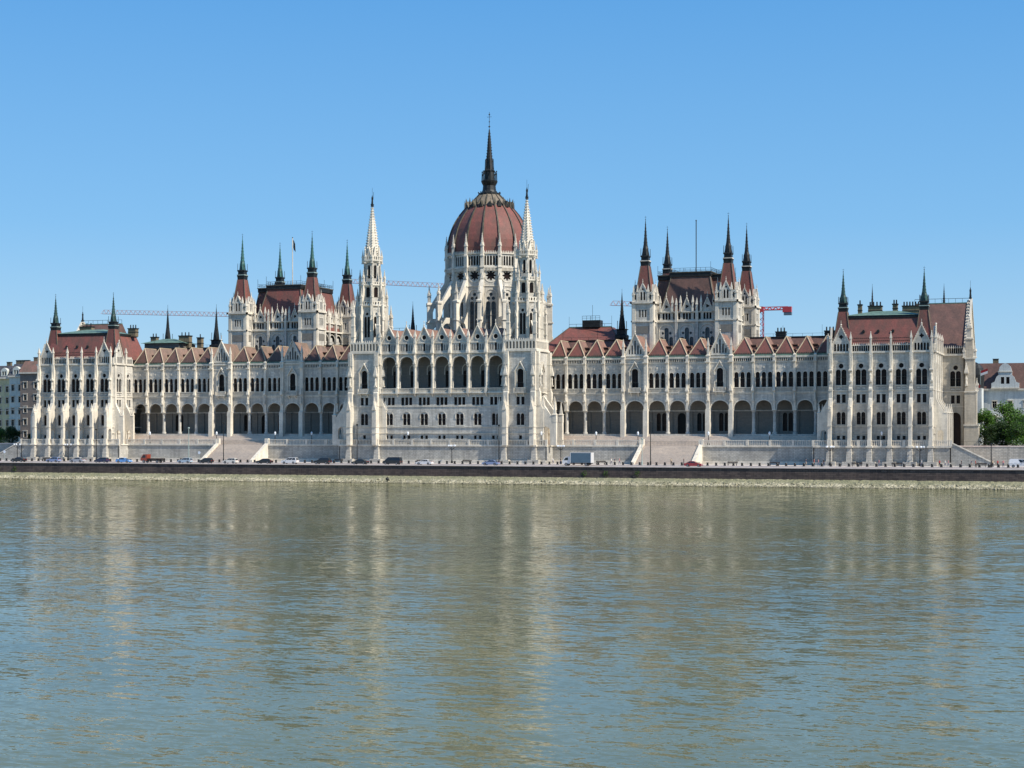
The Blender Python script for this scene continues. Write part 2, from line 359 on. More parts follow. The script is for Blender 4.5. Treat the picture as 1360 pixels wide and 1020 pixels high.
W_PSLIT=Win('stepped_gable_lancets',[arch(0,33.6,.46,37.2,.3),arch(-.8,33.6,.46,36.0,.3),arch(.8,33.6,.46,36.0,.3),arch(-1.55,33.6,.42,34.9,.3),arch(1.55,33.6,.42,34.9,.3)],None,bars=False,glass=BLUEG)
W_DIAM=Win('quatrefoil_window',[flower(0,36.6,.62,4)],None,bars=False)
W_ATTIC=Win('attic_arcade_window',[arch(-1.87+.535*i,33.0,.4,34.4,.2,5) for i in range(8)],None,bars=False)

# ------------------------------------------------------------------ ornament meshes
def pinn(w,h,mat=TRIM,ck=True):
    mb=MB(); b=h*.42
    mb.sq(0,0,[(w*.6,0),(w*.6,.06*h),(w*.45,.08*h),(w*.45,b),(w*.62,b+.01*h),(w*.62,b+.03*h),(w*.4,b+.05*h)],mat)
    for a in range(4):
        mb.at(0,0,0,a*pi/2); mb.prism([(-w*.5,b+.03*h),(w*.5,b+.03*h),(0,b+.17*h)],-w*.6,-w*.3,mat)
    mb.at(); mb.sq(0,0,[(w*.38,b+.05*h),(w*.06,h*.95)],mat)
    mb.nub(0,0,h*.93,w*.22,mat); mb.nub(0,0,h*.985,w*.12,mat)
    if ck:
        for k in range(4):
            t=(k+.6)/4.6; r=w*.38*(1-t)*1.1+.03; z=b+.05*h+(h*.9-b)*t
            for sx,sy in ((1,1),(1,-1),(-1,1),(-1,-1)): mb.nub(sx*r,sy*r,z,w*.11,mat)
    return mb.mesh('pinnacle')
PIN={}
def pinnacle(parent,x,y,z,w,h,mat=TRIM,ck=True,name='pinnacle'):
    k=(w,h,mat.name,ck)
    if k not in PIN: PIN[k]=pinn(w,h,mat,ck)
    return link(name,PIN[k],parent,TM(x,y,z))
def statue_mb(mb,x,y,z,h=2.0,mat=TRIM):
    mb.lathe([(.26,z),(.3,z+.1*h),(.22,z+.45*h),(.27,z+.68*h),(.24,z+.78*h),(.09,z+.84*h)],7,mat,x,y)
    mb.lathe([(.05,z+.83*h),(.13,z+.88*h),(.14,z+.94*h),(.05,z+h)],7,mat,x,y)
    mb.bx(x,y,z-.35,.7,.7,.35,mat)
def crest(mb,x0,x1,y,z,h,step,mat=TRIM):
    n=max(1,int((x1-x0)/step)); st=(x1-x0)/n
    for i in range(n):
        cx=x0+(i+.5)*st; mb.prism([(cx-st*.38,z),(cx+st*.38,z),(cx,z+h)],y-.08,y+.08,mat)
def rakecrockets(mb,hw,z0,zt,y,mat=TRIM,n=6,cx=0,r=.16):
    for i in range(n):
        t=(i+.5)/n
        for sx in (-1,1): mb.nub(cx+sx*hw*(1-t),y,z0+(zt-z0)*t+.12,r,mat)
def balustrade(x0,x1,z0,z1,step=.42,th=.25,mat=TRIM,y=0):
    mb=MB(); mb.box(x0,x1,y-th/2,y+th/2,z0,z0+.16,mat); mb.box(x0,x1,y-th/2-.05,y+th/2+.05,z1-.17,z1,mat)
    n=max(1,int((x1-x0)/step))
    for i in range(n): mb.bx(x0+(i+.5)*(x1-x0)/n,y,z0+.16,(x1-x0)/n*.42,th*.6,z1-z0-.33,mat)
    return mb
def spire_mesh(body, mat_red, z0,w0,z1,w1,zc,wc,zt, mat_cap, mat_sp, name):
    pass

# ------------------------------------------------------------------ THE PARLIAMENT
P=thing('parliament_building','vast white neo-gothic parliament with a ribbed red dome and twin white spires','parliament building',0,20,9.4)
def roofspire(parent, x,y, z0,w0,z1,w1, zt, green, ridge=RIB, red=TILE, capw=1.15):
    """red tiled pyramid > blackened lantern stage > needle spire"""
    mb=MB(); n=4
    mb.sq(0,0,[(w0/2,0),(w0/2*.86,(z1-z0)*.22),(w1/2,z1-z0)],red)
    for sx in (-1,1):
        for sy in (-1,1): mb.bar((sx*w0/2,sy*w0/2,0),(sx*w1/2,sy*w1/2,z1-z0),.13,ridge)
    r=link('tiled_spire_roof',mb.mesh('tiled_spire_roof'),parent,TM(x,y,z0))
    H=zt-z1; mb=MB(); c=w1/2
    mb.sq(0,0,[(c*1.0,0),(c*1.05,H*.06),(c*1.12,H*.075),(c*1.12,H*.10),(c*.92,H*.115),(c*.9,H*.17),(c*1.08,H*.18),(c*1.08,H*.20),(c*.8,H*.21)],DARKM)
    mb.sq(0,0,[(c*1.14,H*.09),(c*1.15,H*.108)],TRIM if not green else GMETAL)
    for sx in (-1,1):
        for sy in (-1,1):
            mb.bar((sx*c*.98,sy*c*.98,H*.2),(sx*c*.95,sy*c*.95,H*.33),.08,DARKM); mb.nub(sx*c*.95,sy*c*.95,H*.34,.12,DARKM)
    for sx,sy in ((0,1),(0,-1),(1,0),(-1,0)):
        mb.bar((sx*c*.98,sy*c*.98,H*.2),(sx*c*.5,sy*c*.5,H*.4),.08,DARKM)
    sp=green or DARKM
    mb.lathe([(c*.88,H*.2),(c*.74,H*.34),(c*.55,H*.40),(c*.36,H*.55),(.045,H*.93)],8,sp,rot=pi/8)
    for k in range(7):
        t=k/7; rr=c*.55*(1-t)+.06; z=H*(.40+.5*t)
        for i in range(4): mb.nub(rr*cos(pi/2*i+pi/4),rr*sin(pi/2*i+pi/4),z,.11,sp)
    mb.bar((0,0,H*.9),(0,0,H),.035,DARKM); mb.nub(0,0,H*.93,.17,DARKM); mb.bar((-.3,0,H*.975),(.3,0,H*.975),.035,DARKM)
    link('needle_spire',mb.mesh('needle_spire'),parent,TM(x,y,z1))
    return r

def buttress_mesh():
    mb=MB()
    prof=[(0.01,32.55),(-.75,32.55),(-.75,29.8),(-.8,24.1),(-1.05,23.7),(-1.05,21.4),(-1.35,21.0),(-3.1,17.9),(-3.1,9.4),(0.01,9.4)]
    hole=[(p[0]-1.45,p[1]) for p in arch(0,9.9,1.5,13.9)]
    mb.prism(prof,-.42,.42,TRIM,[hole],axis='x')
    mb.box(-.52,.52,-3.28,-2.3,14.3,14.6,TRIM); mb.box(-.5,.5,-1.2,-.0,23.2,23.45,TRIM); mb.box(-.55,.55,-3.25,-2.4,9.4,9.8,TRIM)
    # niche figure with canopy, and the pinnacle on the set-off
    statue_mb(mb,0,-1.0,25.6,2.1); mb.sq(0,-1.0,[(.45,28.0),(.45,28.4),(.25,28.5),(.05,30.6)],TRIM)
    mb.sq(0,-2.75,[(.38,17.9),(.38,19.0),(.5,19.1),(.3,19.3),(.05,21.0)],TRIM); mb.nub(0,-2.75,21.0,.16,TRIM)
    mb.prism([(-.42,18.6),(.42,18.6),(0,19.9)],-3.3,-3.1,TRIM)
    mb.sq(0,-.45,[(.27,32.55),(.2,36.0),(.3,36.1),(.04,37.7)],TRIM); mb.nub(0,-.45,37.7,.14,TRIM)
    for k in range(6): mb.nub(0,-.86,29.9+k*.42,.12,TRIM)
    return mb.mesh('buttress')
BUT=buttress_mesh()
def sidebut():
    mb=MB(); prof=[(0.01,32.55),(-.3,32.55),(-.35,21.4),(-.6,20.6),(-3.0,16.4),(-3.0,9.4),(0.01,9.4)]
    mb.prism(prof,-.4,.4,TRIM,[[(p[0]-1.4,p[1]) for p in arch(0,9.9,1.4,13.4)]],axis='x')
    mb.sq(0,-2.6,[(.38,16.4),(.38,17.6),(.5,17.7),(.3,17.9),(.05,19.8)],TRIM); mb.nub(0,-2.6,19.8,.15,TRIM)
    mb.sq(0,-.3,[(.3,32.55),(.26,36.0),(.38,36.1),(.05,37.6)],TRIM); return mb.mesh('buttress')
SBUT=sidebut()

def pavilion(s):
    xc=116.3*s; x0,x1=xc-12.85,xc+12.85; D=21.
    cs=[xc+4.9*k for k in (-2,-1,0,1,2)]
    mb=MB(); wl=[]
    for k,c in enumerate(cs):
        gab=k in (0,4)
        ws=[(W_GREAT,0,0),(W_PAIR,0,0),(W_TWIN,0,0),(W_BASE,0,0)]+([(W_SLIT,0,0),(W_DIAM,0,0)] if gab else [(W_ATTIC,0,0)])
        a=-2.45 if k else x0-c; b=2.45 if k<4 else x1-c
        out=[(a,9.4),(b,9.4),(b,32.55)]+([(b,34.6),(2.3,34.6),(0,39.1),(-2.3,34.6),(a,34.6)] if gab else [(b,34.5),(a,34.5)])
        mb.at(c,0,0); wallpanel(mb,a,b,9.4,34.5,ws,STONE,outline=out)
        wl.append((c,0,0,ws))
    # side walls
    for sd in (-1,1):
        X=x1 if sd>0 else x0; ang=pi/2 if sd>0 else -pi/2
        inner=(sd!=s); L=10.4 if inner else D
        nb=2 if inner else 4; st=(L-.45)/nb
        for k in range(nb):
            c=.45+st*(k+.5); ws=[(W_GREAT,0,0),(W_PAIR,0,0),(W_TWIN,0,0)]+([(W_SLIT,0,0),(W_DIAM,0,0)] if k==0 else [(W_ATTIC,0,0)])
            Y=c; mb.at(X,Y,0,ang)
            out=[(-st/2,9.4),(st/2,9.4),(st/2,32.55)]+([(st/2,34.6),(2.2,34.6),(0,39.1),(-2.2,34.6),(-st/2,34.6)] if k==0 else [(st/2,34.5),(-st/2,34.5)])
            wallpanel(mb,0,0,0,0,ws,STONE,outline=out); wl.append((X,Y,ang,ws))
    mb.at(); mb.box(x0+.46,x1-.46,D-.45,D,9.4,34.4,STONE); mb.box(x0+.5,x1-.5,.5,D-.5,34.0,34.3,DARKM)
    body=centred(mb,'end_pavilion',P)
    for a in wl: placewins(body,a[0],a[1],a[2],a[3])
    # string courses and cornice, wrapping three sides
    mb=MB()
    for z,h,d in ((32.5,.42,.42),(23.15,.2,.2),(19.75,.16,.14),(14.2,.2,.2),(12.5,.15,.25)):
        mb=MB(); mb.box(x0-d,x1+d,-d,-.004,z,z+h,TRIM); mb.box(x1-.002,x1+d,-.02,D,z+.003,z+h-.003,TRIM); mb.box(x0-d,x0+.002,-.02,10.4 if s>0 else D,z+.003,z+h-.003,TRIM)
        centred(mb,'cornice' if z>30 else 'string_course',body)
    mb=MB()
    for c in cs[1:4]: 
        mb=MB(); crest(mb,c-2.1,c+2.1,.2,34.5,.6,.42); mb.box(c-2.2,c+2.2,-.06,.3,34.35,34.52,TRIM); centred(mb,'roof_cresting',body)
    for X,a in ((x1,pi/2),(x0,-pi/2)):
        mb=MB(); mb.at(X,0,0,a)
        if a>0: crest(mb,5.5,(10.2 if s<0 else 20.5),.2,34.5,.6,.42)
        else: crest(mb,-20 if s<0 else -10,-5.5,.2,34.5,.6,.42)
        mb.at(); centred(mb,'roof_cresting',body)
    for k in (0,4):
        mb=MB(); mb.at(cs[k],0,0); gablehood(mb,2.5,34.4,39.5,.22,-.25); rakecrockets(mb,2.4,34.6,39.3,-.15,n=9); mb.nub(0,-.1,39.6,.3,TRIM); mb.bar((0,-.1,39.5),(0,-.1,40.7),.07,TRIM)
        centred(mb,'gable',body)
    mb=MB(); mb.at(x1,2.9,0,pi/2); gablehood(mb,2.4,34.4,39.5,.22,-.25); rakecrockets(mb,2.3,34.6,39.3,-.15,n=9); mb.nub(0,-.1,39.6,.3,TRIM); centred(mb,'gable',body)
    for k in range(6): link('buttress',BUT,body,TM(cs[0]-2.45+4.9*k,0,0))
    # side buttresses
    for Y in ((.9,6.2) if s<0 else (.9,6.2,11.4,16.6)): link('buttress',SBUT,body,TM(x1,Y,0,pi/2))
    for Y in ((.9,6.2) if s>0 else (.9,6.2,11.4,16.6)): link('buttress',SBUT,body,TM(x0,Y,0,-pi/2))
    # mansard roof
    mb=MB(); z0,z1=34.3,41.4; a0,a1=x0+1.0,x1-1.0; y0,y1=1.0,D-1; i=2.3
    v=[(a0,y0,z0),(a1,y0,z0),(a1,y1,z0),(a0,y1,z0),(a0+i,y0+i*1.3,z1),(a1-i,y0+i*1.3,z1),(a1-i,y1-i,z1),(a0+i,y1-i,z1)]
    mb.add(v,[(0,1,5,4),(1,2,6,5),(2,3,7,6),(3,0,4,7)],TILE)
    for t in range(3):
        c=xc-4.6+3.6*t; zz=37.8; yy=y0+i*1.3*(zz-z0)/(z1-z0)
        mb.prism([(c-.32,zz-.1),(c+.32,zz-.1),(c+.32,zz+.35),(c,zz+.65),(c-.32,zz+.35)],yy-.35,yy+.6,DARKM)
    n=14
    for r in range(2):
        for k in range(36):
            c=a0+3+(a1-a0-6)*(k+.5*(r%2))/36; zz=35.6+r*.7; yy=y0+i*1.3*(zz-z0)/(z1-z0); mb.bx(c,yy-.05,zz,.28,.12,.12,TILEB)
    roof=centred(mb,'mansard_roof',body)
    mb=MB(); mb.box(a0+i-.25,a1-i+.25,y0+i*1.3-.25,y1-i+.25,z1,z1+.65,DARKM)
    e=.35; b0,b1=a0+i-e,a1-i+e; c0,c1=y0+i*1.3-e,y1-i+e
    v=[(b0,c0,z1+.65),(b1,c0,z1+.65),(b1,c1,z1+.65),(b0,c1,z1+.65),(xc-3,(c0+c1)/2-1,z1+2.1),(xc+3,(c0+c1)/2-1,z1+2.1),(xc+3,(c0+c1)/2+1,z1+2.1),(xc-3,(c0+c1)/2+1,z1+2.1)]
    mb.add(v,[(0,1,5,4),(1,2,6,5),(2,3,7,6),(3,0,4,7),(4,5,6,7),(3,2,1,0)],COPPER)
    centred(mb,'copper_roof',body)
    for sx in (-1,1): roofspire(body, xc+9.95*sx,4.6, 34.3,4.5,43.1,2.1, 54., TEALD, red=TILE)
    return body
pavL=pavilion(-1); pavR=pavilion(1)

# --- transverse end blocks
def endblock(s):
    x1=136.0; mb=MB(); wl=[]
    def X(a,b): return (min(s*a,s*b),max(s*a,s*b))
    xa,xb=X(126.,135.2); c=s*132.4
    mb.at(c,20.7,0); ws=[(W_GREAT,0,0),(W_PAIR,0,0),(W_ATTIC,0,0)]
    wallpanel(mb,xa-c,xb-c,9.4,34.4,ws,AGED2,extra=[arch(0,9.5,2.6,17.9,.2)],th=.8); wl.append((c,20.7,0,ws))
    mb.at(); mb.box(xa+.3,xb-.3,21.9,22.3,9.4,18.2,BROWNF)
    # gable wall at the far end
    Xo=s*135.2; ang=pi/2*s
    mb.at(Xo,32.0,0,ang)
    mb.prism([(-11.3,9.4),(11.3,9.4),(11.3,34.4),(0,47.4),(-11.3,34.4)],-.2,.8,AGED2,[arch(0,20,3,30,.2),arch(-6,20,2,28,.2),arch(6,20,2,28,.2)])
    mb.box(-9,9,.85,1.1,19,31,GLASS)
    rakecrockets(mb,11.4,34.4,47.6,.3,n=16,r=.3); gablehood(mb,11.8,34.0,47.9,.3,-.5)
    mb.at(); mb.box(xa,xb,42.8,43.3,9.4,34.4,AGED2)
    body=centred(mb,'end_block',P)
    for a in wl: placewins(body,*a)
    mb=MB()
    for z,h,d in ((32.4,.42,.4),(23.15,.2,.2),(19.3,.16,.14)): mb=MB(); mb.box(xa,xb,20.7-d,20.69,z,z+h,TRIM); centred(mb,'cornice' if z>30 else 'string_course',body)
    mb=MB(); crest(mb,xa,xb,20.8,34.4,.7,.5); centred(mb,'roof_cresting',body)
    # corner buttress with stepped offsets and pinnacles
    mb=MB()
    for (px,w,zt) in ((136.4,3.6,14.5),(136.2,3.0,23.),(136.0,2.4,31.5),(135.8,1.8,36.5)):
        mb.bx(s*px,20.6,9.4,w,w*.8,zt-9.4,AGED2); mb.bx(s*px,20.6,zt,w+.3,w*.8+.3,.35,TRIM)
    mb.bx(s*137.,19.9,27.,.5,.5,3.6,TRIM); statue_mb(mb,s*135.2,19.3,25,2.2); mb.sq(s*135.2,19.3,[(.5,27.8),(.5,28.2),(.05,30.6)],TRIM)
    centred(mb,'corner_buttress',body)
    for (px,yy,z,w,h) in ((135.8,20.6,36.5,1.3,6.5),(137.2,20.4,31.8,.8,3.8),(137.7,20.4,23.3,.7,3.4),(134.6,20.1,31.8,.7,3.6)): pinnacle(body,s*px,yy,z,w,h)
    mb=MB(); ra,rb=X(121.,134.9)
    mb.prism([(21.2,34.2),(42.8,34.2),(32.4,46.6),(31.6,46.6)],ra,rb,TILEB,axis='x'); rf=centred(mb,'gable_roof',body)
    mb=MB(); mb.box(ra,rb,31.5,32.5,46.55,46.8,COPPER)
    for k in range(9): mb.bar((ra+(rb-ra)*k/8,32,46.8),(ra+(rb-ra)*k/8,32,47.9),.05,DMETAL)
    mb.bar((ra,32,47.9),(rb,32,47.9),.07,DMETAL); centred(mb,'ridge_railing',rf if False else body)
    mb=MB(); statue_mb(mb,s*135.2,32,48.1,2.6,DARKM); mb.bar((s*135.2,32,50),(s*135.2,32,52.5),.04,DMETAL); centred(mb,'statue',body)
endblock(-1); endblock(1)

# --- arcade wings
AB=[26.6,31.4,36.6,41.9,47.5,53.7,59.4,64.8,70.5,76.6,82.3,87.8,93.1,98.4,103.4]
PAVB=(4,8)
YA=10.5
def arcbut_mesh(big):
    mb=MB(); w=.62 if not big else .95; d=.55 if not big else .9
    mb.bx(0,-d/2+.0,18.9,w,d,13.8,TRIM)
    mb.sq(0,-d/2,[(w*.6,32.7),(w*.6,32.95),(w*.3,33.2)]+([(w*.24,35.4),(w*.34,35.5),(.05,37.6)] if big else []),TRIM)
    mb.box(-w*.7,w*.7,-d-.7,-d+.01,31.1,31.45,TRIM)
    statue_mb(mb,0,-d-.25,21.3,1.9); mb.sq(0,-d-.2,[(.36,23.5),(.4,23.8),(.06,25.4)],TRIM)
    for k in range(5): mb.nub(0,-d-.03,26+k*.9,.1,TRIM)
    mb.bx(0,-d/2,18.55,w+.25,d+.25,.4,TRIM)
    # free column below
    if big:
        mb.bx(0,-d/2-.15,10.2,w+.25,d+.6,8.4,TRIM); mb.bx(0,-d/2-.2,9.4,w+.7,d+1.2,.9,TRIM)
    else: 
        mb.lathe([(.62,12.4),(.62,12.8),(.45,13.0),(.42,18.0),(.6,18.4),(.62,18.56)],10,STONE,0,.35)
    return mb.mesh('arcade_pier')
AB_S,AB_B=arcbut_mesh(0),arcbut_mesh(1)
def wing(s):
    mb=MB(); wl=[]
    wins=[]
    for k in range(14):
        a,b=AB[k],AB[k+1]; c=s*(a+b)/2; w=b-a; pav=k in PAVB
        ws=[(W_MAIN,0,0),(W_PSLIT,0,0)] if pav else [(W_ARC,0,0)]
        y=YA-(.35 if pav else 0); hw=w/2
        ah=arch(0,12.45,w-1.25,21.2,.12,14)
        ah=ah[:1]+ah[1:]
        # wall above with arch cut out from the bottom: outline goes round the arch
        top=[(hw,12.4),(hw,32.4)]+([(hw,33.3),(0,39.0),(-hw,33.3)] if pav else [])+[(-hw,32.4),(-hw,12.4)]
        inner=[( -(w-1.25)/2,12.4)]+ah[2:][::-1][0:]+[((w-1.25)/2,12.4)]
        out=top+[(-(w-1.25)/2,12.4)]+[p for p in ah[2:][::-1]]+[((w-1.25)/2,12.4)]
        mb.at(c,y,0)
        if not pav:
            z0=18.5
            out=[(hw,z0),(hw,32.4),(-hw,32.4),(-hw,z0),(-(w-1.25)/2,z0)]+[p for p in ah[2:][::-1] if p[1]>z0]+[((w-1.25)/2,z0)]
        mb.prism(out,0,.7,STONE,[h for q in ws for h in q[0].holes])
        mb.at(c,y,0); archr=MB()
        wl.append((c,y,0,ws)); wins.append((c,w,pav,y))
    mb.at()
    X0,X1=(min(s*26.6,s*103.4),max(s*26.6,s*103.4))
    mb.box(X0,X1,YA+.72,YA+12,32.0,32.38,STONE)         # ceilings / floors
    mb.box(X0,X1,YA+.72,YA+5.2,22.0,22.5,SHADED)
    mb.box(X0,X1,YA-.6,YA+5.2,11.9,12.39,STONE)
    body=centred(mb,'arcade_wing',P)
    for a in wl: placewins(body,*a)
    # inner wall of the arcade with doors and windows
    mb=MB(); wi=[]
    for k,(c,w,pav,y) in enumerate(wins):
        ws=[(W_IN,0,0)] if k in (5,7,8,11) else [(W_IN2,0,0)] if k==6 else []
        mb.at(c,YA+4.6,0); wallpanel(mb,-w/2,w/2,12.4,22,ws,SHADED); wi.append((c,YA+4.6,0,ws))
        mb.box(-w/2-.3,-w/2+.3,-.3,-.003,12.4,18.398,SHADED)
        mb.box(-w/2,w/2,-.12,-.004,18.4,18.7,STONE)
    mb.at(); iw=centred(mb,'arcade_inner_wall',body)
    for a in wi: placewins(iw,*a)   # window leaves under the inner wall
    for k,(c,w,pav,y) in enumerate(wins):
        mb=MB(); mb.at(c,y,0); archring(mb,0,w-1.25,21.2,18.5,.3,-.16,-.003,TRIM,.12); centred(mb,'arch_moulding',body)
    mb=MB()
    for k,(c,w,pav,y) in enumerate(wins):
        a,b_=c-w/2,c+w/2
        mb=MB(); mb.box(a,b_,y-.35,y-.004,32.25,32.7,TRIM)
        mb.box(a,b_,y-.14,y-.004,31.0,31.2,TRIM)
        n=9
        if not pav:
            for i in range(n): mb.box(a+.5+(w-1)*(i+.2)/n,a+.5+(w-1)*(i+.72)/n,y-.05,y-.004,31.45,32.05,GLASS)
            for i in range(n+1): mb.box(a+.5+(w-1)*(i-.16)/n,a+.5+(w-1)*(i+.16)/n,y-.25,y-.006,31.3,32.2,TRIM)
            mb.box(a,b_,y-.1,y+.35,32.68,33.1,COPPER)
        centred(mb,'cornice',body); mb=MB(); mb.box(a,b_,y-.2,y-.004,22.9,23.15,TRIM); centred(mb,'string_course',body)
    for k,x in enumerate(AB[:-1]):
        big=k in (4,5,8,9); link('arcade_pier',AB_B if big else AB_S,body,TM(s*x,YA-(.3 if big else 0),0))
    # steps in front
    mb=MB()
    for i in range(20): mb.box(X0,X1,5.4+i*.21,YA-.61,9.4+i*.125,9.4+(i+1)*.125+(0 if i<19 else -.006),STEP)
    centred(mb,'entrance_steps',body)
    # roofs: one hipped gablet per bay
    for k,(c,w,pav,y) in enumerate(wins):
        mb=MB(); h=w/2-.12
        if not pav:
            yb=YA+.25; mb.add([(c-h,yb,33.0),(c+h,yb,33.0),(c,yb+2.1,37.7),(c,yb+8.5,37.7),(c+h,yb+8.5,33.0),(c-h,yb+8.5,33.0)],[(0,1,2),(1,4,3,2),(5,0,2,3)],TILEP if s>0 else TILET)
            mb.m[-3]=mb.mi(TILE if s>0 else TILEB)  # front shade and side sun put into the tiles: darker front, paler slopes
            for sx in (-1,1): mb.bar((c+sx*h,yb,33.05),(c,yb+2.1,37.75),.17,PALE)
            mb.bar((c,yb+2.1,37.75),(c,yb+8.5,37.75),.15,PALE)
            for i in range(8): mb.bx(c-h+.5+i*(2*h-1)/7,yb+.12,33.15,.3,.2,.35,RIB)
            # little ventilation dormer on the right slope
            mb.box(c+h*.45,c+h*.45+1.5,yb+4.3,yb+5.6,34.6,35.9,TILEP); mb.box(c+h*.45+.1,c+h*.45+1.4,yb+4.25,yb+4.29,35.2,35.7,GLASS)
            centred(mb,'hipped_roof',body)
        else:
            yb=y+.7; mb.add([(c-h,yb,33.2),(c+h,yb,33.2),(c,yb,38.7),(c-h,yb+9,33.2),(c+h,yb+9,33.2),(c,yb+9,38.7)],[(0,2,5,3),(1,4,5,2),(0,1,2),(4,3,5)],TILEP if s>0 else TILET)
            centred(mb,'saddle_roof',body)
            mb=MB(); mb.at(c,y,0); gablehood(mb,w/2+.1,33.0,39.4,.25,-.3); rakecrockets(mb,w/2,33.3,39.2,-.15,n=10,r=.17); mb.nub(0,-.1,39.6,.3,TRIM); mb.bar((0,-.1,39.5),(0,-.1,41.0),.07,TRIM)
            mb.box(-w/2,w/2,-.3,-.004,33.0,33.2,TRIM); centred(mb,'gable',body)
    for (p,q) in ((77.5,103.4),(26.6,46.5)):
        A,B=sorted((s*p,s*q)); mb=MB(); mb.prism([(YA+8.8,33.0),(YA+12.2,33.0),(YA+12.2,38.0),(YA+11.8,38.0),(YA+8.8,34.2)],A,B,TILEB,axis='x'); mb.box(A,B,YA+11.5,YA+18,38.01,38.25,DARKM); mb.box(A,B,YA+.8,YA+8.79,33.0,33.3,DARKM)
        mb.box(A,B,YA+17.5,YA+18,12,38.2,STONE); centred(mb,'main_roof',body)
        mb=MB(); n=int((B-A)/2.4)
        for i in range(n+1): 
            x=A+(B-A)*i/n; mb.bar((x,YA+11.7,38.2),(x,YA+11.7,39.0 if i%4 else 41.2),.04,DMETAL)
        mb.bar((A,YA+11.7,39.0),(B,YA+11.7,39.0),.04,DMETAL); centred(mb,'roof_railing',body)
    A,B=sorted((s*46.5,s*77.5)); mb=MB(); mb.box(A,B,YA+8.4,YA+11.6,33.2,33.5,DARKM); centred(mb,'flat_roof',body)
    return body
W_IN=Win('arcade_window',[arch(-.75,13.2,1.15,18.0,.2),arch(.75,13.2,1.15,18.0,.2)],None)
W_IN2=Win('arcade_door',[arch(0,12.42,2.2,18.0,.15)],None)
wingL=wing(-1); wingR=wing(1)

def chimney(parent,x,y,z,w,h,d=1.6,pots=3,mat=BRICKC):
    mb=MB(); mb.bx(0,0,0,w,d,h,mat); mb.bx(0,0,h,w+.3,d+.3,.3,DARKM); mb.bx(0,0,h*.55,w+.16,d+.16,.2,DARKM)
    for i in range(pots): mb.lathe([(.2,h+.3),(.17,h+1.25),(.23,h+1.3)],6,DARKM,-w/2+w*(i+.5)/pots,0)
    link('chimney',mb.mesh('chimney'),parent,TM(x,y,z))
for x,w,h,p in ((-112,5,3.2,5),(-111+0,2.0,3.0,2),(-94.5,3.6,2.6,4),(-88.6,1.6,2.4,1)): pass
chimney(pavL,-121,13,42.0,4.2,2.4,1.6,3); chimney(pavL,-106.2,15,41.5,2.6,2.2,1.6,3)
chimney(wingL,-108.6,31,39,2.0,3.0,1.5,2); chimney(wingL,-97.8,31,38.0,3.6,4.2,1.8,3); chimney(wingL,-93.2,32,38,1.5,3.6,1.4,1)
for x,w,p in ((87.3,2.6,3),(100.2,2.6,3)): chimney(wingR,x,22.5,38.0,w,1.3,1.5,p,DARKM)
chimney(pavR,109.5,12,42.2,1.0,3.0,1,1); chimney(pavR,113.2,13,42.4,3.4,2.4,1.6,4); chimney(pavR,118.2,13,43,1.2,2.2,1.2,2); chimney(pavR,122.6,12.5,42,5.0,2.6,1.7,7)
# rear court roofs between halls and wings
def rearroof(x0,x1,y0,y1,z0,z1,ins,mat,name='hipped_rear_roof',par=P,rail=True):
    mb=MB(); yc=(y0+y1)/2
    v=[(x0,y0,z0),(x1,y0,z0),(x1,y1,z0),(x0,y1,z0),(x0+ins,yc-1.5,z1),(x1-ins,yc-1.5,z1),(x1-ins,yc+1.5,z1),(x0+ins,yc+1.5,z1)]
    mb.add(v,[(0,1,5,4),(1,2,6,5),(2,3,7,6),(3,0,4,7),(4,5,6,7)],mat)
    mb.box(x0+.3,x1-.3,y0+.3,y1-.3,12,z0,SHADED)
    for i,j in ((0,4),(1,5)): mb.bar(v[i],v[j],.16,RIB)
    for k in range(24):
        for r in range(2): 
            x=x0+4+(x1-x0-8)*(k+.5)/24; z=z0+1.2+r*.7; t=(z-z0)/(z1-z0); mb.bx(x,y0+(yc-1.5-y0)*t-.05,z,.35,.15,.15,TILEB)
    o=centred(mb,name,par)
    if rail:
        mb=MB(); a,b=x0+ins,x1-ins
        for k in range(7): mb.bar((a+(b-a)*k/6,yc-1.5,z1),(a+(b-a)*k/6,yc-1.5,z1+1.0),.05,DMETAL)
        mb.bar((a,yc-1.5,z1+1.0),(b,yc-1.5,z1+1.0),.06,DMETAL); mb.box(a,b,yc-1.6,yc-1.4,z1,z1+.25,COPPER)
        for x in (a,b,(a+b)/2): mb.bar((x,yc-1.5,z1),(x,yc-1.5,z1+3.2),.04,DMETAL)
        centred(mb,'ridge_railing',o)
    return o
for s in (-1,1):
    a,b=sorted((s*18,s*43)); o=rearroof(a,b,26,48,35.5,42.6,6.2,TILE if s>0 else TILEP)
    if s>0:
        mb=MB(); mb.bx(31,36,42.6,5.2,3,2.0,DARKM)
        for k in range(5):
            mb.bar((28.4+k*1.3,34.5,44.6),(28.4+k*1.3,34.5,45.8),.05,DMETAL)
        mb.bar((28.4,34.5,45.8),(33.6,34.5,45.8),.06,DMETAL); mb.bar((28.4,34.5,45.2),(33.6,34.5,45.2),.05,DMETAL); mb.bar((31,36,44),(31,36,49),.05,DMETAL)
        centred(mb,'roof_lantern',o)
    a,b=sorted((s*78,s*104)); rearroof(a,b,24,44,34,38.4,7,TILEB,rail=False)
mb=MB(); mb.add([(-110,25,40.0),(-96,25,40.0),(-96,36,40.0),(-110,36,40.0),(-105,30,41.5),(-101,30,41.5)],[(0,1,5,4),(1,2,5),(2,3,4,5),(3,0,4),(3,2,1,0)],COPPER); mb.box(-109,-97,25.8,35.5,36,39.9,SHADED); centred(mb,'copper_lantern_roof',wingL)

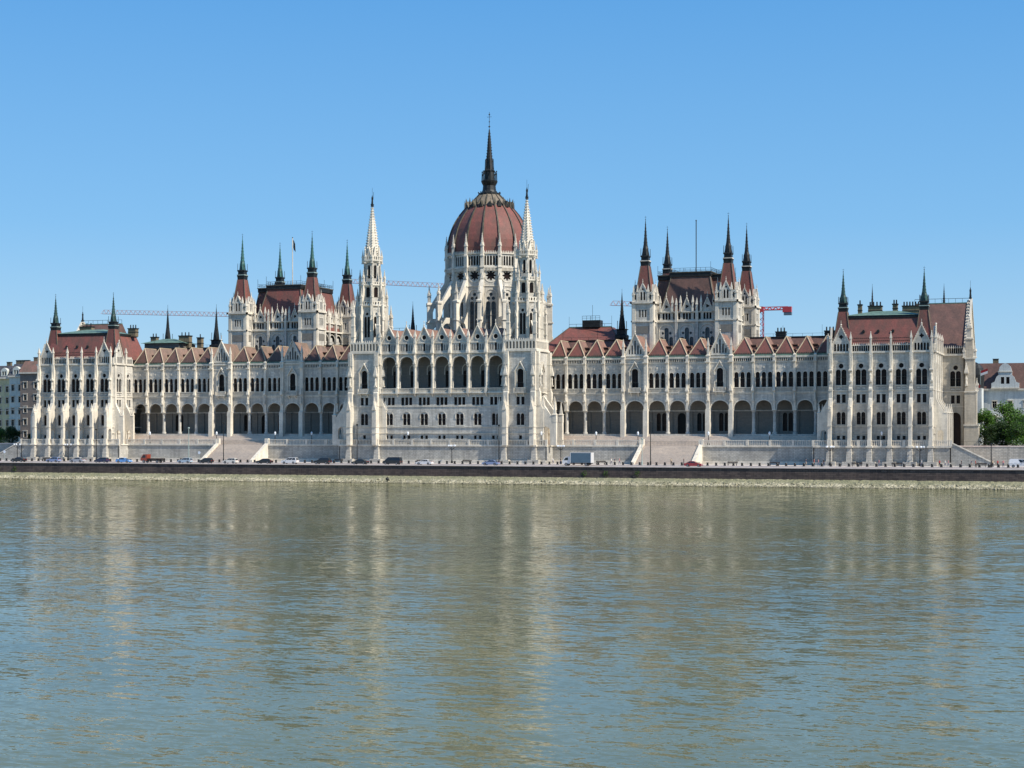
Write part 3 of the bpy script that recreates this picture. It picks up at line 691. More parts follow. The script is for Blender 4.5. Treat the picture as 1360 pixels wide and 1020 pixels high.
# small dark roof spires
for (x,y,z,zt,w) in ((-88.2,33,38,52.0,2.6),(-107,36,38,52.5,2.6),(40.8,32,38.5,53.0,2.6),(-22.2,31,40,51.,2.0),(-15.0,33,38,51.,2.0),(108.2,45,42,53.5,1.5),(127.3,45,44,53,1.3)):
    mb=MB(); mb.sq(0,0,[(w/2,-8),(w/2,0)],TILEB); link('spire_base',mb.mesh('spire_base'),P,TM(x,y,z)); 
    H=zt-z; c=w/2; mb=MB(); mb.sq(0,0,[(c,0),(c*1.2,H*.05),(c*1.2,H*.1),(c*.9,H*.12),(c*.9,H*.2),(c*1.2,H*.22)],DARKM); mb.lathe([(c*.8,H*.2),(c*.65,H*.34),(c*.4,H*.5),(.04,H*.94)],8,DARKM)
    for i in range(4): mb.bar((c*1.15*cos(pi/2*i+pi/4),c*1.15*sin(pi/2*i+pi/4),H*.2),(c*1.1*cos(pi/2*i+pi/4),c*1.1*sin(pi/2*i+pi/4),H*.38),.09,DARKM)
    for k in range(6):
        for i in range(4): mb.nub(c*.5*(1-k/7)*cos(pi/2*i),c*.5*(1-k/7)*sin(pi/2*i),H*(.42+.07*k),.11,DARKM)
    mb.bar((0,0,H*.9),(0,0,H),.04,DARKM); link('needle_spire',mb.mesh('needle_spire'),P,TM(x,y,z))

# --- central block with loggia
YC=-1.5
mb=MB(); wl=[]
CB=[5.15*k for k in range(-3,4)]
for k,c in enumerate(CB):
    a=-2.575 if k else -3.0; b=2.575 if k<6 else 3.0
    ws=[(W_BASE,0,0),(W_TWIN,0,0),(W_TRI,0,0),(W_SLITC,0,0),(W_ROSE,0,0)]
    mb.at(c,YC,0)
    log=arch(0,24.6,3.95,33.3,.12,14)
    wallpanel(mb,0,0,0,0,ws,STONE,th=.8,extra=[log],outline=[(a,9.4),(b,9.4),(b,37.0),(2.45,37.0),(0,41.3),(-2.45,37.0),(a,37.0)])
    wl.append((c,YC,0,ws))
    # inner wall of loggia
    mb.at(c,YC+4.2,0); w2=[(W_LOGW,.5,0)]; wallpanel(mb,a,b,24.4,34.2,w2,SHADED); wl.append((c,YC+4.2,0,w2))
mb.at(); mb.box(-18.4,18.4,YC+.82,YC+4.18,23.9,24.4,STONE); mb.box(-18.4,18.4,YC+.82,YC+4.18,34.0,34.3,SHADED); mb.box(-18.4,18.4,YC+4.7,YC+15,36,36.4,DARKM)
for sx in (-1,1): mb.box(sx*18.2-.2,sx*18.2+.2,YC+.82,YC+15,9.4,36.4,STONE)
mb.box(-18.4,18.4,YC+14.5,YC+15,9.4,36.3,STONE)
CEN=centred(mb,'central_block',P)
for a in wl: placewins(CEN,*a)
for k,c in enumerate(CB):
    mb=MB(); mb.at(c,YC,0); archring(mb,0,3.95,33.3,30.6,.28,-.16,-.003,TRIM,.12)
    centred(mb,'arch_moulding',CEN)
    mb=MB(); mb.at(c,YC,0); gablehood(mb,2.6,36.8,41.7,.24,-.3); rakecrockets(mb,2.5,37.0,41.4,-.12,n=9,r=.16); mb.nub(0,-.1,41.8,.28,TRIM); mb.bar((0,-.1,41.6),(0,-.1,43.0),.08,TRIM); mb.nub(0,-.1,42.7,.2,TRIM)
    centred(mb,'gable',CEN)
    mb=MB(); yb=YC+.8; h=2.5; mb.add([(c-h,yb,36.6),(c+h,yb,36.6),(c,yb,40.9),(c-h,yb+9,36.6),(c+h,yb+9,36.6),(c,yb+9,40.9)],[(0,2,5,3),(1,4,5,2),(0,1,2),(4,3,5)],TILEP); centred(mb,'saddle_roof',CEN)
    mb=balustrade(c-2.1,c+2.1,23.6,24.75,.33,.2,y=YC-.45); centred(mb,'balustrade',CEN)
def cenpier():
    mb=MB(); mb.lathe([(.42,24.6),(.42,25.0),(.33,25.1),(.33,30.2),(.5,30.6)],10,TRIM,0,-.1); mb.bx(0,-.25,30.6,.62,.6,6.4,TRIM)
    statue_mb(mb,0,-.7,31.6,2.2); mb.sq(0,-.65,[(.42,34.1),(.42,34.5),(.06,36.6)],TRIM)
    mb.sq(0,-.25,[(.32,37.0),(.26,38.6),(.4,38.7),(.05,40.4)],TRIM); mb.bx(0,-.4,23.3,.7,.9,1.5,TRIM)
    mb.prism([(-.8,23.3),(0,23.3),(0,22.4)],-.2,.2,TRIM,axis='x')
    return mb.mesh('loggia_pier')
CP=cenpier()
for k in range(8): link('loggia_pier',CP,CEN,TM(-18.025+5.15*k,YC,0))
for z,h,d in ((36.85,.2,.12),(34.05,.3,.35),(23.3,.3,.7),(19.75,.16,.14),(14.2,.2,.2),(12.5,.15,.3)): 
    mb=MB(); mb.box(-18.4,18.4,YC-d,YC-.004,z,z+h,TRIM); centred(mb,'cornice' if z==34.05 else 'string_course',CEN)

# --- twin front towers
def tower(s):
    xc=22.6*s; hw=4.2; y0,y1=-2.0,9.0; mb=MB(); wl=[]
    ws=[(W_MAIN,0,0),(W_PAIR,0,0),(W_TWIN,0,0),(W_BASE1,0,0)]
    mb.at(xc,y0,0); wallpanel(mb,-hw,hw,9.4,34.4,ws,STONE); wl.append((xc,y0,0,ws))
    yc=(y0+y1)/2+.2
    for X,a in ((xc+hw,pi/2),(xc-hw,-pi/2)):
        mb.at(X,yc,0,a); w2=[(W_MAIN,-.6,0),(W_PAIR,-.6,0),(W_TWIN,-.6,0)]; wallpanel(mb,-5.3+(.25),5.3-.0,9.4,34.4,w2,STONE); wl.append((X,yc,a,w2))
    mb.at(); mb.box(xc-hw+.46,xc+hw-.46,y1-.4,y1,9.4,34.4,STONE); mb.box(xc-hw+.46,xc+hw-.46,y0+.46,y1-.42,34.0,34.38,STONE)
    body=centred(mb,'front_tower',P)
    for a in wl: placewins(body,*a)
    for z,h,d in ((34.3,.45,.4),(23.1,.2,.2),(19.75,.16,.14),(14.2,.2,.2),(12.5,.15,.3)):
        mb=MB(); mb.box(xc-hw-d,xc+hw+d,y0-d,y0-.004,z,z+h,TRIM); mb.box(xc+hw-.002,xc+hw+d,y0-.02,y1,z+.003,z+h-.003,TRIM); mb.box(xc-hw-d,xc-hw+.002,y0-.02,y1,z+.003,z+h-.003,TRIM)
        centred(mb,'cornice' if z>30 else 'string_course',body)
    # tall traceried parapet
    for (ax,ay,a,L) in ((xc,y0-.1,0,hw),(xc+hw+.1,(y0+y1)/2,pi/2,5.4),(xc-hw-.1,(y0+y1)/2,-pi/2,5.4)):
        mb=MB(); mb.at(ax,ay,0,a); n=int(2*L/.85); st=2*L/n
        mb.prism([(-L,34.76),(L,34.76),(L,37.3),(-L,37.3)],0,.25,TRIM,[arch(-L+st*(i+.5),35.1,st*.6,37.0,.3,5) for i in range(n)])
        mb.box(-L,L,.26,.3,34.8,37.2,SHADED); crest(mb,-L,L,.1,37.3,.55,.6); centred(mb,'parapet',body)
    # corner buttresses
    mb=MB()
    prof=[(0.01,34.3),(-.9,34.3),(-.9,24),(-1.2,23.5),(-1.2,21.0),(-2.2,18.5),(-2.2,9.4),(.01,9.4)]
    mb.prism(prof,-.6,.6,TRIM,axis='x'); statue_mb(mb,0,-1.15,25.5,2.2); mb.sq(0,-1.1,[(.5,28),(.5,28.4),(.06,30.8)],TRIM)
    mb.prism([(-.6,18.8),(.6,18.8),(0,21.2)],-2.35,-1.3,TRIM); mb.sq(0,-1.9,[(.3,19),(.3,20.5),(.05,22.5)],TRIM)
    for z in (14.2,12.5,19.9): mb.box(-.7,.7,-2.35 if z<18 else -1.4,0,z,z+.2,TRIM)
    for k in range(7): mb.nub(0,-.95,31+k*.45,.14,TRIM)
    mb.bx(0,-.5,24.0,1.35,1.0,.25,TRIM); mb.bx(0,-.5,30.9,1.3,1.0,.2,TRIM)
    tb=mb.mesh('tower_buttress')
    for X in (xc-hw+.4,xc+hw-.4): link('tower_buttress',tb,body,TM(X,y0,0))
    for X,a in ((xc+hw,pi/2),(xc-hw,-pi/2)):
        for Y in (y0+.7,y1-.6): link('tower_buttress',tb,body,TM(X,Y,0,a))
    # free-standing outer flyers at the foot (towards the wings)
    mb=MB(); sgn=s
    mb.prism([(p[0]*sgn,p[1]) for p in [(0,9.4),(5.6,9.4),(5.6,15.5),(5.0,16.2),(0,23.0)]],-.5,.5,TRIM,[[(p[0]*sgn+2.6*sgn,p[1]) for p in arch(0,9.6,2.6,14.4,.1)]])
    mb.sq(5.1*sgn,0,[(.55,15.5),(.55,17.4),(.7,17.5),(.35,17.8),(.06,20.6)],TRIM); mb.nub(5.1*sgn,0,20.6,.2,TRIM)
    o=mb.mesh('flying_buttress')
    link('flying_buttress',o,body,TM(xc+hw*s,y0+.8,0)); link('flying_buttress',o,body,TM(xc+hw*s,y0+6.2,0))
    # octagonal stages
    cy=3.2
    def octo(R,z0,z1,win,winz,nm):
        mb=MB(); ap=R*cos(pi/8); side=2*R*sin(pi/8)
        for i in range(8):
            a=i*pi/4; mb.at(xc+ap*sin(a),cy-ap*cos(a),0,a)
            mb.prism([(-side/2,z0),(side/2,z0),(side/2,z1),(-side/2,z1)],0,.35,STONE,[h for h in win.holes])
        mb.at(); mb.lathe([(R*.88,z1-.4),(R*.88,z1-.1)],8,STONE,xc,cy,pi/8)
        o=centred(mb,nm,body)
        for i in range(8):
            a=i*pi/4; link(win.name,win.me,o,TM(xc+ap*sin(a),cy-ap*cos(a),0,a))
        return o
    o1=octo(3.75,34.4,47.8,W_T1,0,'octagon_stage'); o2=octo(3.05,48.6,53.9,W_T2,0,'octagon_stage'); o3=octo(2.35,54.2,60.3,W_T3,0,'octagon_stage')
    # galleries
    for R,z,h in ((4.15,47.5,1.35),(3.45,53.2,1.05),(2.9,60.0,1.4)):
        mb=MB(); mb.lathe([(R*.85,z-.5),(R,z),(R,z+.2),(R*.7,z+.21)],8,TRIM,xc,cy,pi/8)
        for i in range(8):
            a=i*pi/4; ap=R*cos(pi/8)*.97; sd=R*sin(pi/8); mb.at(xc+ap*sin(a),cy-ap*cos(a),0,a)
            n=4
            mb.prism([(-sd,z+.2),(sd,z+.2),(sd,z+h),(-sd,z+h)],0,.14,TRIM,[arch(-sd+2*sd*(j+.5)/n,z+.35,2*sd/n*.55,z+h-.15,.2,4) for j in range(n)])
        mb.at(); centred(mb,'gallery',body)
    # corner shafts & pinnacles
    for i in range(8):
        a=pi/8+i*pi/4
        mb=MB(); x,y=xc+4.0*sin(a),cy-4.0*cos(a); mb.at(x,y,0,a)
        mb.bx(0,0,34.4,.7,.9,13.2,TRIM); mb.bx(0,0,40.5,.9,1.1,.25,TRIM); mb.prism([(-.45,43.6),(.45,43.6),(0,45.2)],-.62,-.45,TRIM); centred(mb,'angle_shaft',body)
        pinnacle(body,x,y,47.6,.62,5.2)
        x,y=xc+3.35*sin(a),cy-3.35*cos(a); mb=MB(); mb.at(x,y,0,a); mb.bx(0,0,48.7,.5,.6,4.6,TRIM); centred(mb,'angle_shaft',body)
        pinnacle(body,x,y,53.3,.55,4.6)
        x,y=xc+2.6*sin(a),cy-2.6*cos(a); pinnacle(body,x,y,59.3,.5,4.0)
    # four corner turrets joined by flyers
    for sx in (-1,1):
        for sy in (-1,1):
            X,Y=xc+sx*3.75,cy+sy*4.3; mb=MB(); mb.bx(X,Y,34.4,.9,.9,7.4,TRIM); mb.bx(X,Y,38.9,1.1,1.1,.25,TRIM)
            mb.at(X,Y,0,math.atan2(-sy,-sx)); mb.prism([(0,37.0),(2.2,41.4),(2.2,42.6),(0,39.3)],-.18,.18,TRIM)
            mb.at(); centred(mb,'corner_turret',body); pinnacle(body,X,Y,41.8,.85,6.4)
    # spire
    mb=MB(); mb.lathe([(2.15,60.2),(2.1,61.0),(.16,75.4)],8,TRIM,0,0,pi/8)
    for k in range(19):
        t=(k+.5)/19.5; R=2.1+(.16-2.1)*t; z=61+14.4*t
        for i in range(8): mb.nub((R+.08)*cos(pi/8+i*pi/4),(R+.08)*sin(pi/8+i*pi/4),z,.30-.13*t,TRIM)
    for i in range(8):
        a=i*pi/4; mb.at(0,0,0,a); mb.prism([(-.55,61.2),(.55,61.2),(0,64.0)],-2.25,-1.5,TRIM); mb.at()
    mb.at(); link('stone_spire',mb.mesh('stone_spire'),body,TM(xc,cy,0))
    mb=MB(); mb.lathe([(.5,75.2),(.35,75.6),(.22,75.9)],8,DARKM); statue_mb(mb,0,0,75.9,2.4,DARKM); mb.bar((.25,0,77),(.42,0,79.2),.05,DARKM); mb.bar((0,0,78),(0,0,80.4),.035,DARKM)
    link('spire_statue',mb.mesh('spire_statue'),body,TM(xc,cy,0))
    return body
W_T1=Win('belfry_lancet_window',[arch(-.45,38.9,.74,44.6,.3),arch(.45,38.9,.74,44.6,.3),circ(0,45.3,.42,10)],hood(0,1.9,46.3,40,.12,.3,-.1),depth=.3,bars=False)
W_T2=Win('belfry_arched_window',[arch(0,49.9,1.15,52.8,.3)],hood(0,1.35,52.95,50,.14,.3,-.1),depth=.3,bars=False)
W_T3=Win('belfry_slit_window',[arch(0,55.2,.72,58.8,.3)],hood(0,.9,59.0,56,.12,.3,-.1),depth=.3,bars=False)
TL=tower(-1); TR=tower(1)

# --- dome
DX,DY=0,35.3
mb=MB(); n=16; R=12.3; ap=R*cos(pi/16); side=2*R*sin(pi/16)
W_LAN=Win('tall_traceried_window',[arch(-.76,40.9,1.28,49.9,.4),arch(.76,40.9,1.28,49.9,.4),circ(-.72,50.75,.5,12),circ(.72,50.75,.5,12),circ(0,51.85,.5,12)],hood(0,3.2,53.2,46,.22,.25,-.2),glass=BLUEG,depth=.5)
W_DR=Win('drum_rose_window',[flower(0,57.2,1.6,8)],lambda mb: mb.prism(circ(0,57.2,1.95,24),-.12,-.003,TRIM,[circ(0,57.2,1.66,24)]),bars=False,depth=.5)
W_DA=Win('drum_arcade_window',[arch(-1.68+.84*i,60.1,.58,62.8,.2,6) for i in range(5)],None,bars=False,depth=.4)
for i in range(16):
    a=2*pi*i/16; mb.at(DX+ap*sin(a),DY-ap*cos(a),0,a)
    mb.prism([(-side/2,34),(side/2,34),(side/2,63.6),(-side/2,63.6)],0,.55,STONE,[h for w in (W_LAN,W_DR,W_DA) for h in w.holes])
mb.at(); mb.lathe([(11.6,63.0),(11.6,63.5)],16,STONE,DX,DY,pi/2+pi/16)
mb.lathe([(17.0,20),(17.0,37.5),(16.6,38.0),(11.9,41.5)],16,STONE,DX,DY,pi/2+pi/16,close=False)
DR=centred(mb,'dome_drum',P)
for i in range(16):
    a=2*pi*i/16
    for w in (W_LAN,W_DR,W_DA): link(w.name,w.me,DR,TM(DX+ap*sin(a),DY-ap*cos(a),0,a))
mb=MB()
for z,h,d in ((54.1,.25,.25),(59.3,.4,.5),(63.3,.3,.35),(39.5,.3,.4)):
    mb.lathe([(R+.003,z),(R+d,z+.05),(R+d,z+h),(R+.003,z+h+.05)],16,TRIM,DX,DY,pi/2+pi/16,close=False)
for i in range(16):
    a=2*pi*i/16; mb.at(DX+(ap+.3)*sin(a),DY-(ap+.3)*cos(a),0,a); crest(mb,-side/2+.3,side/2-.3,0,63.6,.75,.5)
    for j in range(10): mb.bx(-side/2+.4+(side-.8)*(j+.5)/10,.0,58.5,.2,.5,.8,TRIM)
mb.at(); centred(mb,'drum_cornice',DR)
# dome shell
prof=[(12.15,63.4),(12.2,65.5),(12.0,67.6),(11.7,69.0),(11.1,70.9),(10.4,72.6),(9.5,74.2),(8.5,75.7),(7.5,76.9),(6.5,78.0),(5.3,79.3),(4.3,80.3),(3.1,81.5)]
mb=MB(); mb.lathe(prof[:10],16,TILE,0,0,pi/2+pi/16,close=False); mb.lathe(prof[9:],16,CROWN,0,0,pi/2+pi/16,close=False)
SH=link('dome_shell',mb.mesh('dome_shell'),DR,TM(DX,DY,0))
for i in range(16):
    a=pi/16+2*pi*i/16; mb=MB()
    for k in range(len(prof)-1):
        (r0,z0),(r1,z1)=prof[k],prof[k+1]; w=.34*(1-k/18)
        mb.bar(((r0+.1)*sin(a),-(r0+.1)*cos(a),z0),((r1+.1)*sin(a),-(r1+.1)*cos(a),z1+.02),w,RIB)
    link('dome_rib',mb.mesh('dome_rib'),DR,TM(DX,DY,0))
for i in range(16):
    mb=MB(); a=2*pi*i/16; rr=7.1; mb.at(rr*sin(a),-rr*cos(a),0,a)
    mb.prism([(-.62,77.5),(.62,77.5),(0,79.3)],-.1,1.6,RIB); mb.prism([(-.45,77.55),(.45,77.55),(0,78.9)],-.24,-.201,DARKM); mb.bar((0,-.1,79.2),(0,-.1,79.8),.05,DARKM)
    mb.at(); centred_at(mb,'dome_dormer',DR,DX,DY); mb=MB(); b_=a+pi/16; mb.at(6.9*sin(b_),-6.9*cos(b_),0,b_); mb.sq(0,0,[(.18,77.4),(.14,78.5),(.22,78.6),(.03,80.3)],RIB); centred_at(mb,'dome_finial',DR,DX,DY)
mb=MB(); mb.lathe([(3.0,81.2),(3.25,81.6),(3.25,82.0),(2.3,82.3),(2.0,82.9),(1.85,84.2),(2.35,85.2),(2.45,85.6),(1.6,85.9),(1.45,88.2),(1.7,88.5),(1.2,89.0),(.95,91.5),(.7,94),(.42,98),(.16,100.6)],12,DARKM)
for i in range(12):
    a=2*pi*i/12; mb.nub(3.2*cos(a),3.2*sin(a),82.2,.25,DARKM)
    if i%2==0:
        mb.bar((2.3*cos(a),2.3*sin(a),85.4),(2.2*cos(a),2.2*sin(a),88.0),.16,DARKM); mb.nub(2.2*cos(a),2.2*sin(a),88.3,.28,DARKM)
        mb.bar((2.25*cos(a),2.25*sin(a),87.0),(1.0*cos(a),1.0*sin(a),89.6),.1,DARKM); mb.bar((1.35*cos(a),1.35*sin(a),89),(1.2*cos(a),1.2*sin(a),92),.1,DARKM)
for k in range(11):
    t=k/11; rr=.95-.7*t; z=91.2+9*t
    for i in range(6): mb.nub((rr+.05)*cos(i*pi/3),(rr+.05)*sin(i*pi/3),z,.2-.1*t,DARKM)
mb.bar((0,0,100.4),(0,0,105.6),.07,DARKM,6); mb.nub(0,0,101.4,.35,DARKM); mb.nub(0,0,102.8,.25,DARKM); mb.bar((-.7,0,104.2),(.7,0,104.2),.06,DARKM); mb.nub(0,0,104.9,.3,DARKM)
link('lantern_spire',mb.mesh('lantern_spire'),DR,TM(DX,DY,0))
# radial buttresses
mb=MB()
poly=[(.9-.3,34),(6.4,34),(6.4,40.2),(6.2,40.4),(6.2,49.3),(5.0,49.6),(4.6,50.2),(.95,56.0),(.6,56.0)]
h1=[(p[0]+2.85,p[1]) for p in arch(0,35,3.3,43.8,.3)]; h2=[(1.5,46.0),(4.0,46.0),(4.0,48.8),(1.5,52.4)]
h2=[(1.3,45.4),(4.6,45.4),(4.6,47.6),(4.2,48.9),(3.3,50.1),(1.3,52.4)]
mb.T=Matrix.Identity(4)
mb.prism([(-p[0],p[1]) for p in poly],-.45,.45,TRIM,[[(-p[0],p[1]) for p in h1],[(-p[0],p[1]) for p in h2]],axis='x')
mb.box(-.5,.5,-.8,0,34,62.8,TRIM); mb.box(-.66,.66,-1.0,.1,54.0,54.3,TRIM); mb.box(-.64,.64,-1.0,.1,59.4,59.8,TRIM)
mb.prism([(-.5,56.2),(.5,56.2),(0,58.0)],-1.05,-.8,TRIM); mb.sq(0,-5.6,[(.75,49.3),(.75,49.8),(.6,50.)],TRIM); mb.box(-.7,.7,-6.5,-4.3,44.2,44.5,TRIM)
RB=mb.mesh('flying_buttress')
for i in range(16):
    a=pi/16+2*pi*i/16; RR=12.15
    link('flying_buttress',RB,DR,TM(DX+RR*sin(a),DY-RR*cos(a),0,a))
    pinnacle(DR,DX+(RR+.5)*sin(a),DY-(RR+.5)*cos(a),62.6,.8,6.8); pinnacle(DR,DX+(RR+5.6)*sin(a),DY-(RR+5.6)*cos(a),49.6,.8,5.6)

# --- assembly halls behind the wings
W_H1=Win('hall_traceried_window',[arch(0,31,1.2,41.2,.3),arch(-1.3,31,1.05,38.7,.3),arch(1.3,31,1.05,38.7,.3),circ(-1.05,39.7,.38,10),circ(1.05,39.7,.38,10)],hood(0,3.9,42.0,36,.2,.1,-.2),glass=BLUEG,bars=False)
W_H2=Win('hall_gallery_window',[arch(x,43.4,.6,45.15,.2,6) for x in (-2.15,-.82,0,.82,2.15)],None,bars=False)
W_HT=Win('tower_triple_slit',[rect(-.8,44.0,.42,2.0),rect(0,44.0,.42,2.0),rect(.8,44.0,.42,2.0)],lambda mb: mb.box(-1.3,1.3,-.1,-.003,46.1,46.25,TRIM),bars=False)
W_HG=Win('hall_gablet_window',[flower(0,46.9,.55,3)],None,bars=False)
W_HB=Win('belfry_paired_window',[arch(-.42,48.6,.48,50.9,.2,6),arch(.42,48.6,.48,50.9,.2,6)],None,bars=False,depth=.3)
def hall(s, tile, sp):
    xc=61.75*s; y0,y1=22.,46.; hw=11.45; mb=MB(); wl=[]
    tw=5.9
    def face(fx,fy,a,L,nb):
        st=L/nb
        for k in range(nb):
            c=-L/2+st*(k+.5); ws=[(W_H1,c,0),(W_H2,c,0),(W_HG,c,0)]
            mb.at(fx,fy,0,a)
            mb.prism([(c-st/2,14),(c+st/2,14),(c+st/2,45.5),(c+1.5,45.5),(c,48.9),(c-1.5,45.5),(c-st/2,45.5)],0,.6,STONE,[shifted(h,c,0) for w in ws for h in w[0].holes])
            wl.append((fx,fy,a,ws))
    yc=(y0+y1)/2
    face(xc,y0+.3,0,17.0,3); face(xc+hw-.6,yc,pi/2,18.0,4); face(xc-hw+.6,yc,-pi/2,18.0,4)
    mb.at(); mb.box(xc-8.5,xc+8.5,y1-.8,y1-.3,14,45.5,STONE); mb.box(xc-hw+1.3,xc+hw-1.3,y0+1,y1-1,42.7,42.9,SHADED)
    body=centred(mb,'assembly_hall',P)
    for a in wl: placewins(body,*a)
    mb=MB()
    for (fx,fy,a,L,nb) in ((xc,y0+.3,0,17.0,3),(xc+hw-.6,yc,pi/2,18.0,4),(xc-hw+.6,yc,-pi/2,18.0,4)):
        st=L/nb
        for (za,zb_,dd) in ((42.7,43.15,.5),(45.3,45.55,.35)): mb=MB(); mb.at(fx,fy,0,a); mb.box(-L/2,L/2,-dd,-.004,za,zb_,TRIM); centred(mb,'cornice',body)
        for k in range(nb+1): mb=MB(); mb.at(fx,fy,0,a); mb.bx(-L/2+st*k,-.3,20,.7,.6,22.7,STONE); mb.bx(-L/2+st*k,-.3,42.7,.72,.64,2.9,TRIM); mb.sq(-L/2+st*k,-.3,[(.3,45.5),(.25,47.2),(.35,47.3),(.04,49.2)],TRIM); centred(mb,'hall_pilaster',body)
        for k in range(nb):
            c=-L/2+st*(k+.5); mb=MB(); mb.at(fx,fy,0,a)
            for sx in (-1.7,1.7): mb.sq(c+sx,-.2,[(.28,45.5),(.22,47.8),(.32,47.9),(.04,49.9)],TRIM)
            mb.prism([(c-1.7,45.6),(c-1.45,45.6),(c,49.0),(c+1.45,45.6),(c+1.7,45.6),(c,49.5)],-.25,-.004,TRIM); mb.nub(c,-.1,49.7,.22,TRIM); mb.bar((c,-.1,49.6),(c,-.1,50.8),.07,TRIM)
            rakecrockets(mb,1.6,45.7,49.4,-.15,n=5,cx=c,r=.13); mb.at(); centred(mb,'hall_gablet',body)
    # corner towers
    for sx in (-1,1):
        for Y in (y0,y1):
            X=xc+sx*hw; mb=MB(); t=tw/2; wt=[]
            for a,dx,dy in ((0,0,-t),(pi/2,t,0),(pi,0,t),(-pi/2,-t,0)):
                mb.at(X+dx,Y+dy,0,a); mb.prism([(-t+.0,14),(t-.0,14),(t,48.0),(-t,48.0)] if a in (0,pi) else [(-t+.451,14),(t-.451,14),(t-.451,48.0),(-t+.451,48.0)],0,.45,STONE,W_HT.holes); wt.append((X+dx,Y+dy,a,[(W_HT,0,0)]))
                for z,h,d in ((42.7,.35,.3),(47.7,.5,.5)): mb.box(-t-d,t+d,-d,-.004,z,z+h,TRIM)
                for q in (-1,1): mb.box(q*(t-.5)-.45,q*(t-.5)+.45,-.18,-.004,14,47.6,TRIM)
                mb.box(-1.7,1.7,-.08,-.004,39.6,41.6,SHADED)
            mb.at(); mb.bx(X,Y,47.6,tw-.5,tw-.5,.5,STONE)
            tb=centred(mb,'hall_corner_tower',P)
            for a in wt: placewins(tb,*a)
            for a in (0,pi/2,pi,-pi/2):
                mb=MB(); mb.at(X,Y,0,a); yy=-t+.05
                mb.prism([(-1.15,48.1),(1.15,48.1),(1.15,50.9),(0,53.1),(-1.15,50.9)],yy,yy+1.1,STONE,W_HB.holes+[circ(0,51.6,.28,8)])
                mb.box(-1.0,1.0,yy+.28,yy+.35,48.3,52.0,GLASS); gablehoodz=[(-1.35,50.8),(-1.1,50.8),(0,53.0),(1.1,50.8),(1.35,50.8),(0,53.5)]
                mb.prism(gablehoodz,yy-.12,yy-.004,TRIM); mb.nub(0,yy,53.7,.18,TRIM); mb.bar((0,yy,53.4),(0,yy,54.4),.07,TRIM)
                for q in (-1.45,1.45): mb.sq(q,yy+.2,[(.26,48.1),(.22,50.8),(.32,50.9),(.04,52.9)],TRIM)
                for q in (-2.15,2.15):
                    mb.prism([(q-.55,48.1),(q+.55,48.1),(q+.55,50.8),(q-.55,50.8)],yy,yy+.5,STONE,[arch(q,48.8,.55,50.3,.2,5)]); mb.box(q-.4,q+.4,yy+.3,yy+.34,48.6,50.5,GLASS)
                mb.at(); centred(mb,'dormer_gable',tb)
            for qx in (-1,1):
                for qy in (-1,1): pinnacle(tb,X+qx*(t-.3),Y+qy*(t-.3),48.0,.7,4.6)
            roofspire(tb,X,Y,48.0,4.9,58.1,2.15,71.8,sp,red=TILE)
    # big mansard roof: cross shaped
    def mans(ax0,ax1,ay0,ay1,i1,i2,z0,z1,m,nm):
        mb=MB(); v=[(ax0,ay0,z0),(ax1,ay0,z0),(ax1,ay1,z0),(ax0,ay1,z0),(ax0+i1,ay0+i2,z1),(ax1-i1,ay0+i2,z1),(ax1-i1,ay1-i2,z1),(ax0+i1,ay1-i2,z1)]
        mb.add(v,[(0,1,5,4),(1,2,6,5),(2,3,7,6),(3,0,4,7),(4,5,6,7)],m)
        for i in range(4): mb.bar(v[i],v[i+4],.2,RIB)
        mb.box(ax0+i1-.3,ax1-i1+.3,ay0+i2-.3,ay1-i2+.3,z1+.004,z1+1.1,DARKM); mb.box(ax0+i1-.45,ax1-i1+.45,ay0+i2-.45,ay1-i2+.45,z1+1.1,z1+1.35,RIB)
        r=centred(mb,nm,body); mb=MB()
        a,b,c,d=ax0+i1-.3,ax1-i1+.3,ay0+i2-.3,ay1-i2+.3; Z=z1+1.35
        for (p,q) in (((a,c),(b,c)),((b,c),(b,d)),((b,d),(a,d)),((a,d),(a,c))):
            mb.bar((*p,Z+1.0),(*q,Z+1.0),.05,DMETAL); mb.bar((*p,Z+.5),(*q,Z+.5),.04,DMETAL)
            L=math.dist(p,q); n=int(L/1.3)
            for k in range(n): 
                t=k/n; mb.bar((p[0]+(q[0]-p[0])*t,p[1]+(q[1]-p[1])*t,Z),(p[0]+(q[0]-p[0])*t,p[1]+(q[1]-p[1])*t,Z+(1.0 if k else 2.6)),.05,DMETAL)
        centred(mb,'roof_railing',body)
    mans(xc-11.0,xc+11.0,y0+4.2,y1-4.2,1.7,2.2,43.2,54.7,tile,'mansard_roof')
    mans(xc-8.2,xc+8.2,y0+1.0,y1-1.0,2.8,3.4,43.2,55.3,tile,'mansard_roof')
    mb=MB(); mb.bar((0,0,0),(0,0,14.5),.14,DMETAL if s>0 else TRIM,6); mb.nub(0,0,14.6,.25,DARKM)
    fp=link('flagpole',mb.mesh('flagpole'),body,TM(xc+.5,yc-3,56.5))
    if s<0:
        mb=MB(); vs=[];fs=[]
        for i in range(6):
            for j in range(5):
                u=i/5;vv=j/4; vs.append((u*.8+.15,.2*sin(u*5+vv*2),-vv*2.4-u*1.3))
        for i in range(5):
            for j in range(4): fs.append((i*5+j,(i+1)*5+j,(i+1)*5+j+1,i*5+j+1))
        mb.add(vs,fs,DARKM); mb.add([(p[0],p[1]+.04,p[2]) for p in vs],[f[::-1] for f in fs],DARKM)
        link('flag',mb.mesh('flag'),body,TM(xc+.5,yc-3,56.5+14))
    return body
hall(-1,TILE,TEAL); hall(1,TILEB,None)

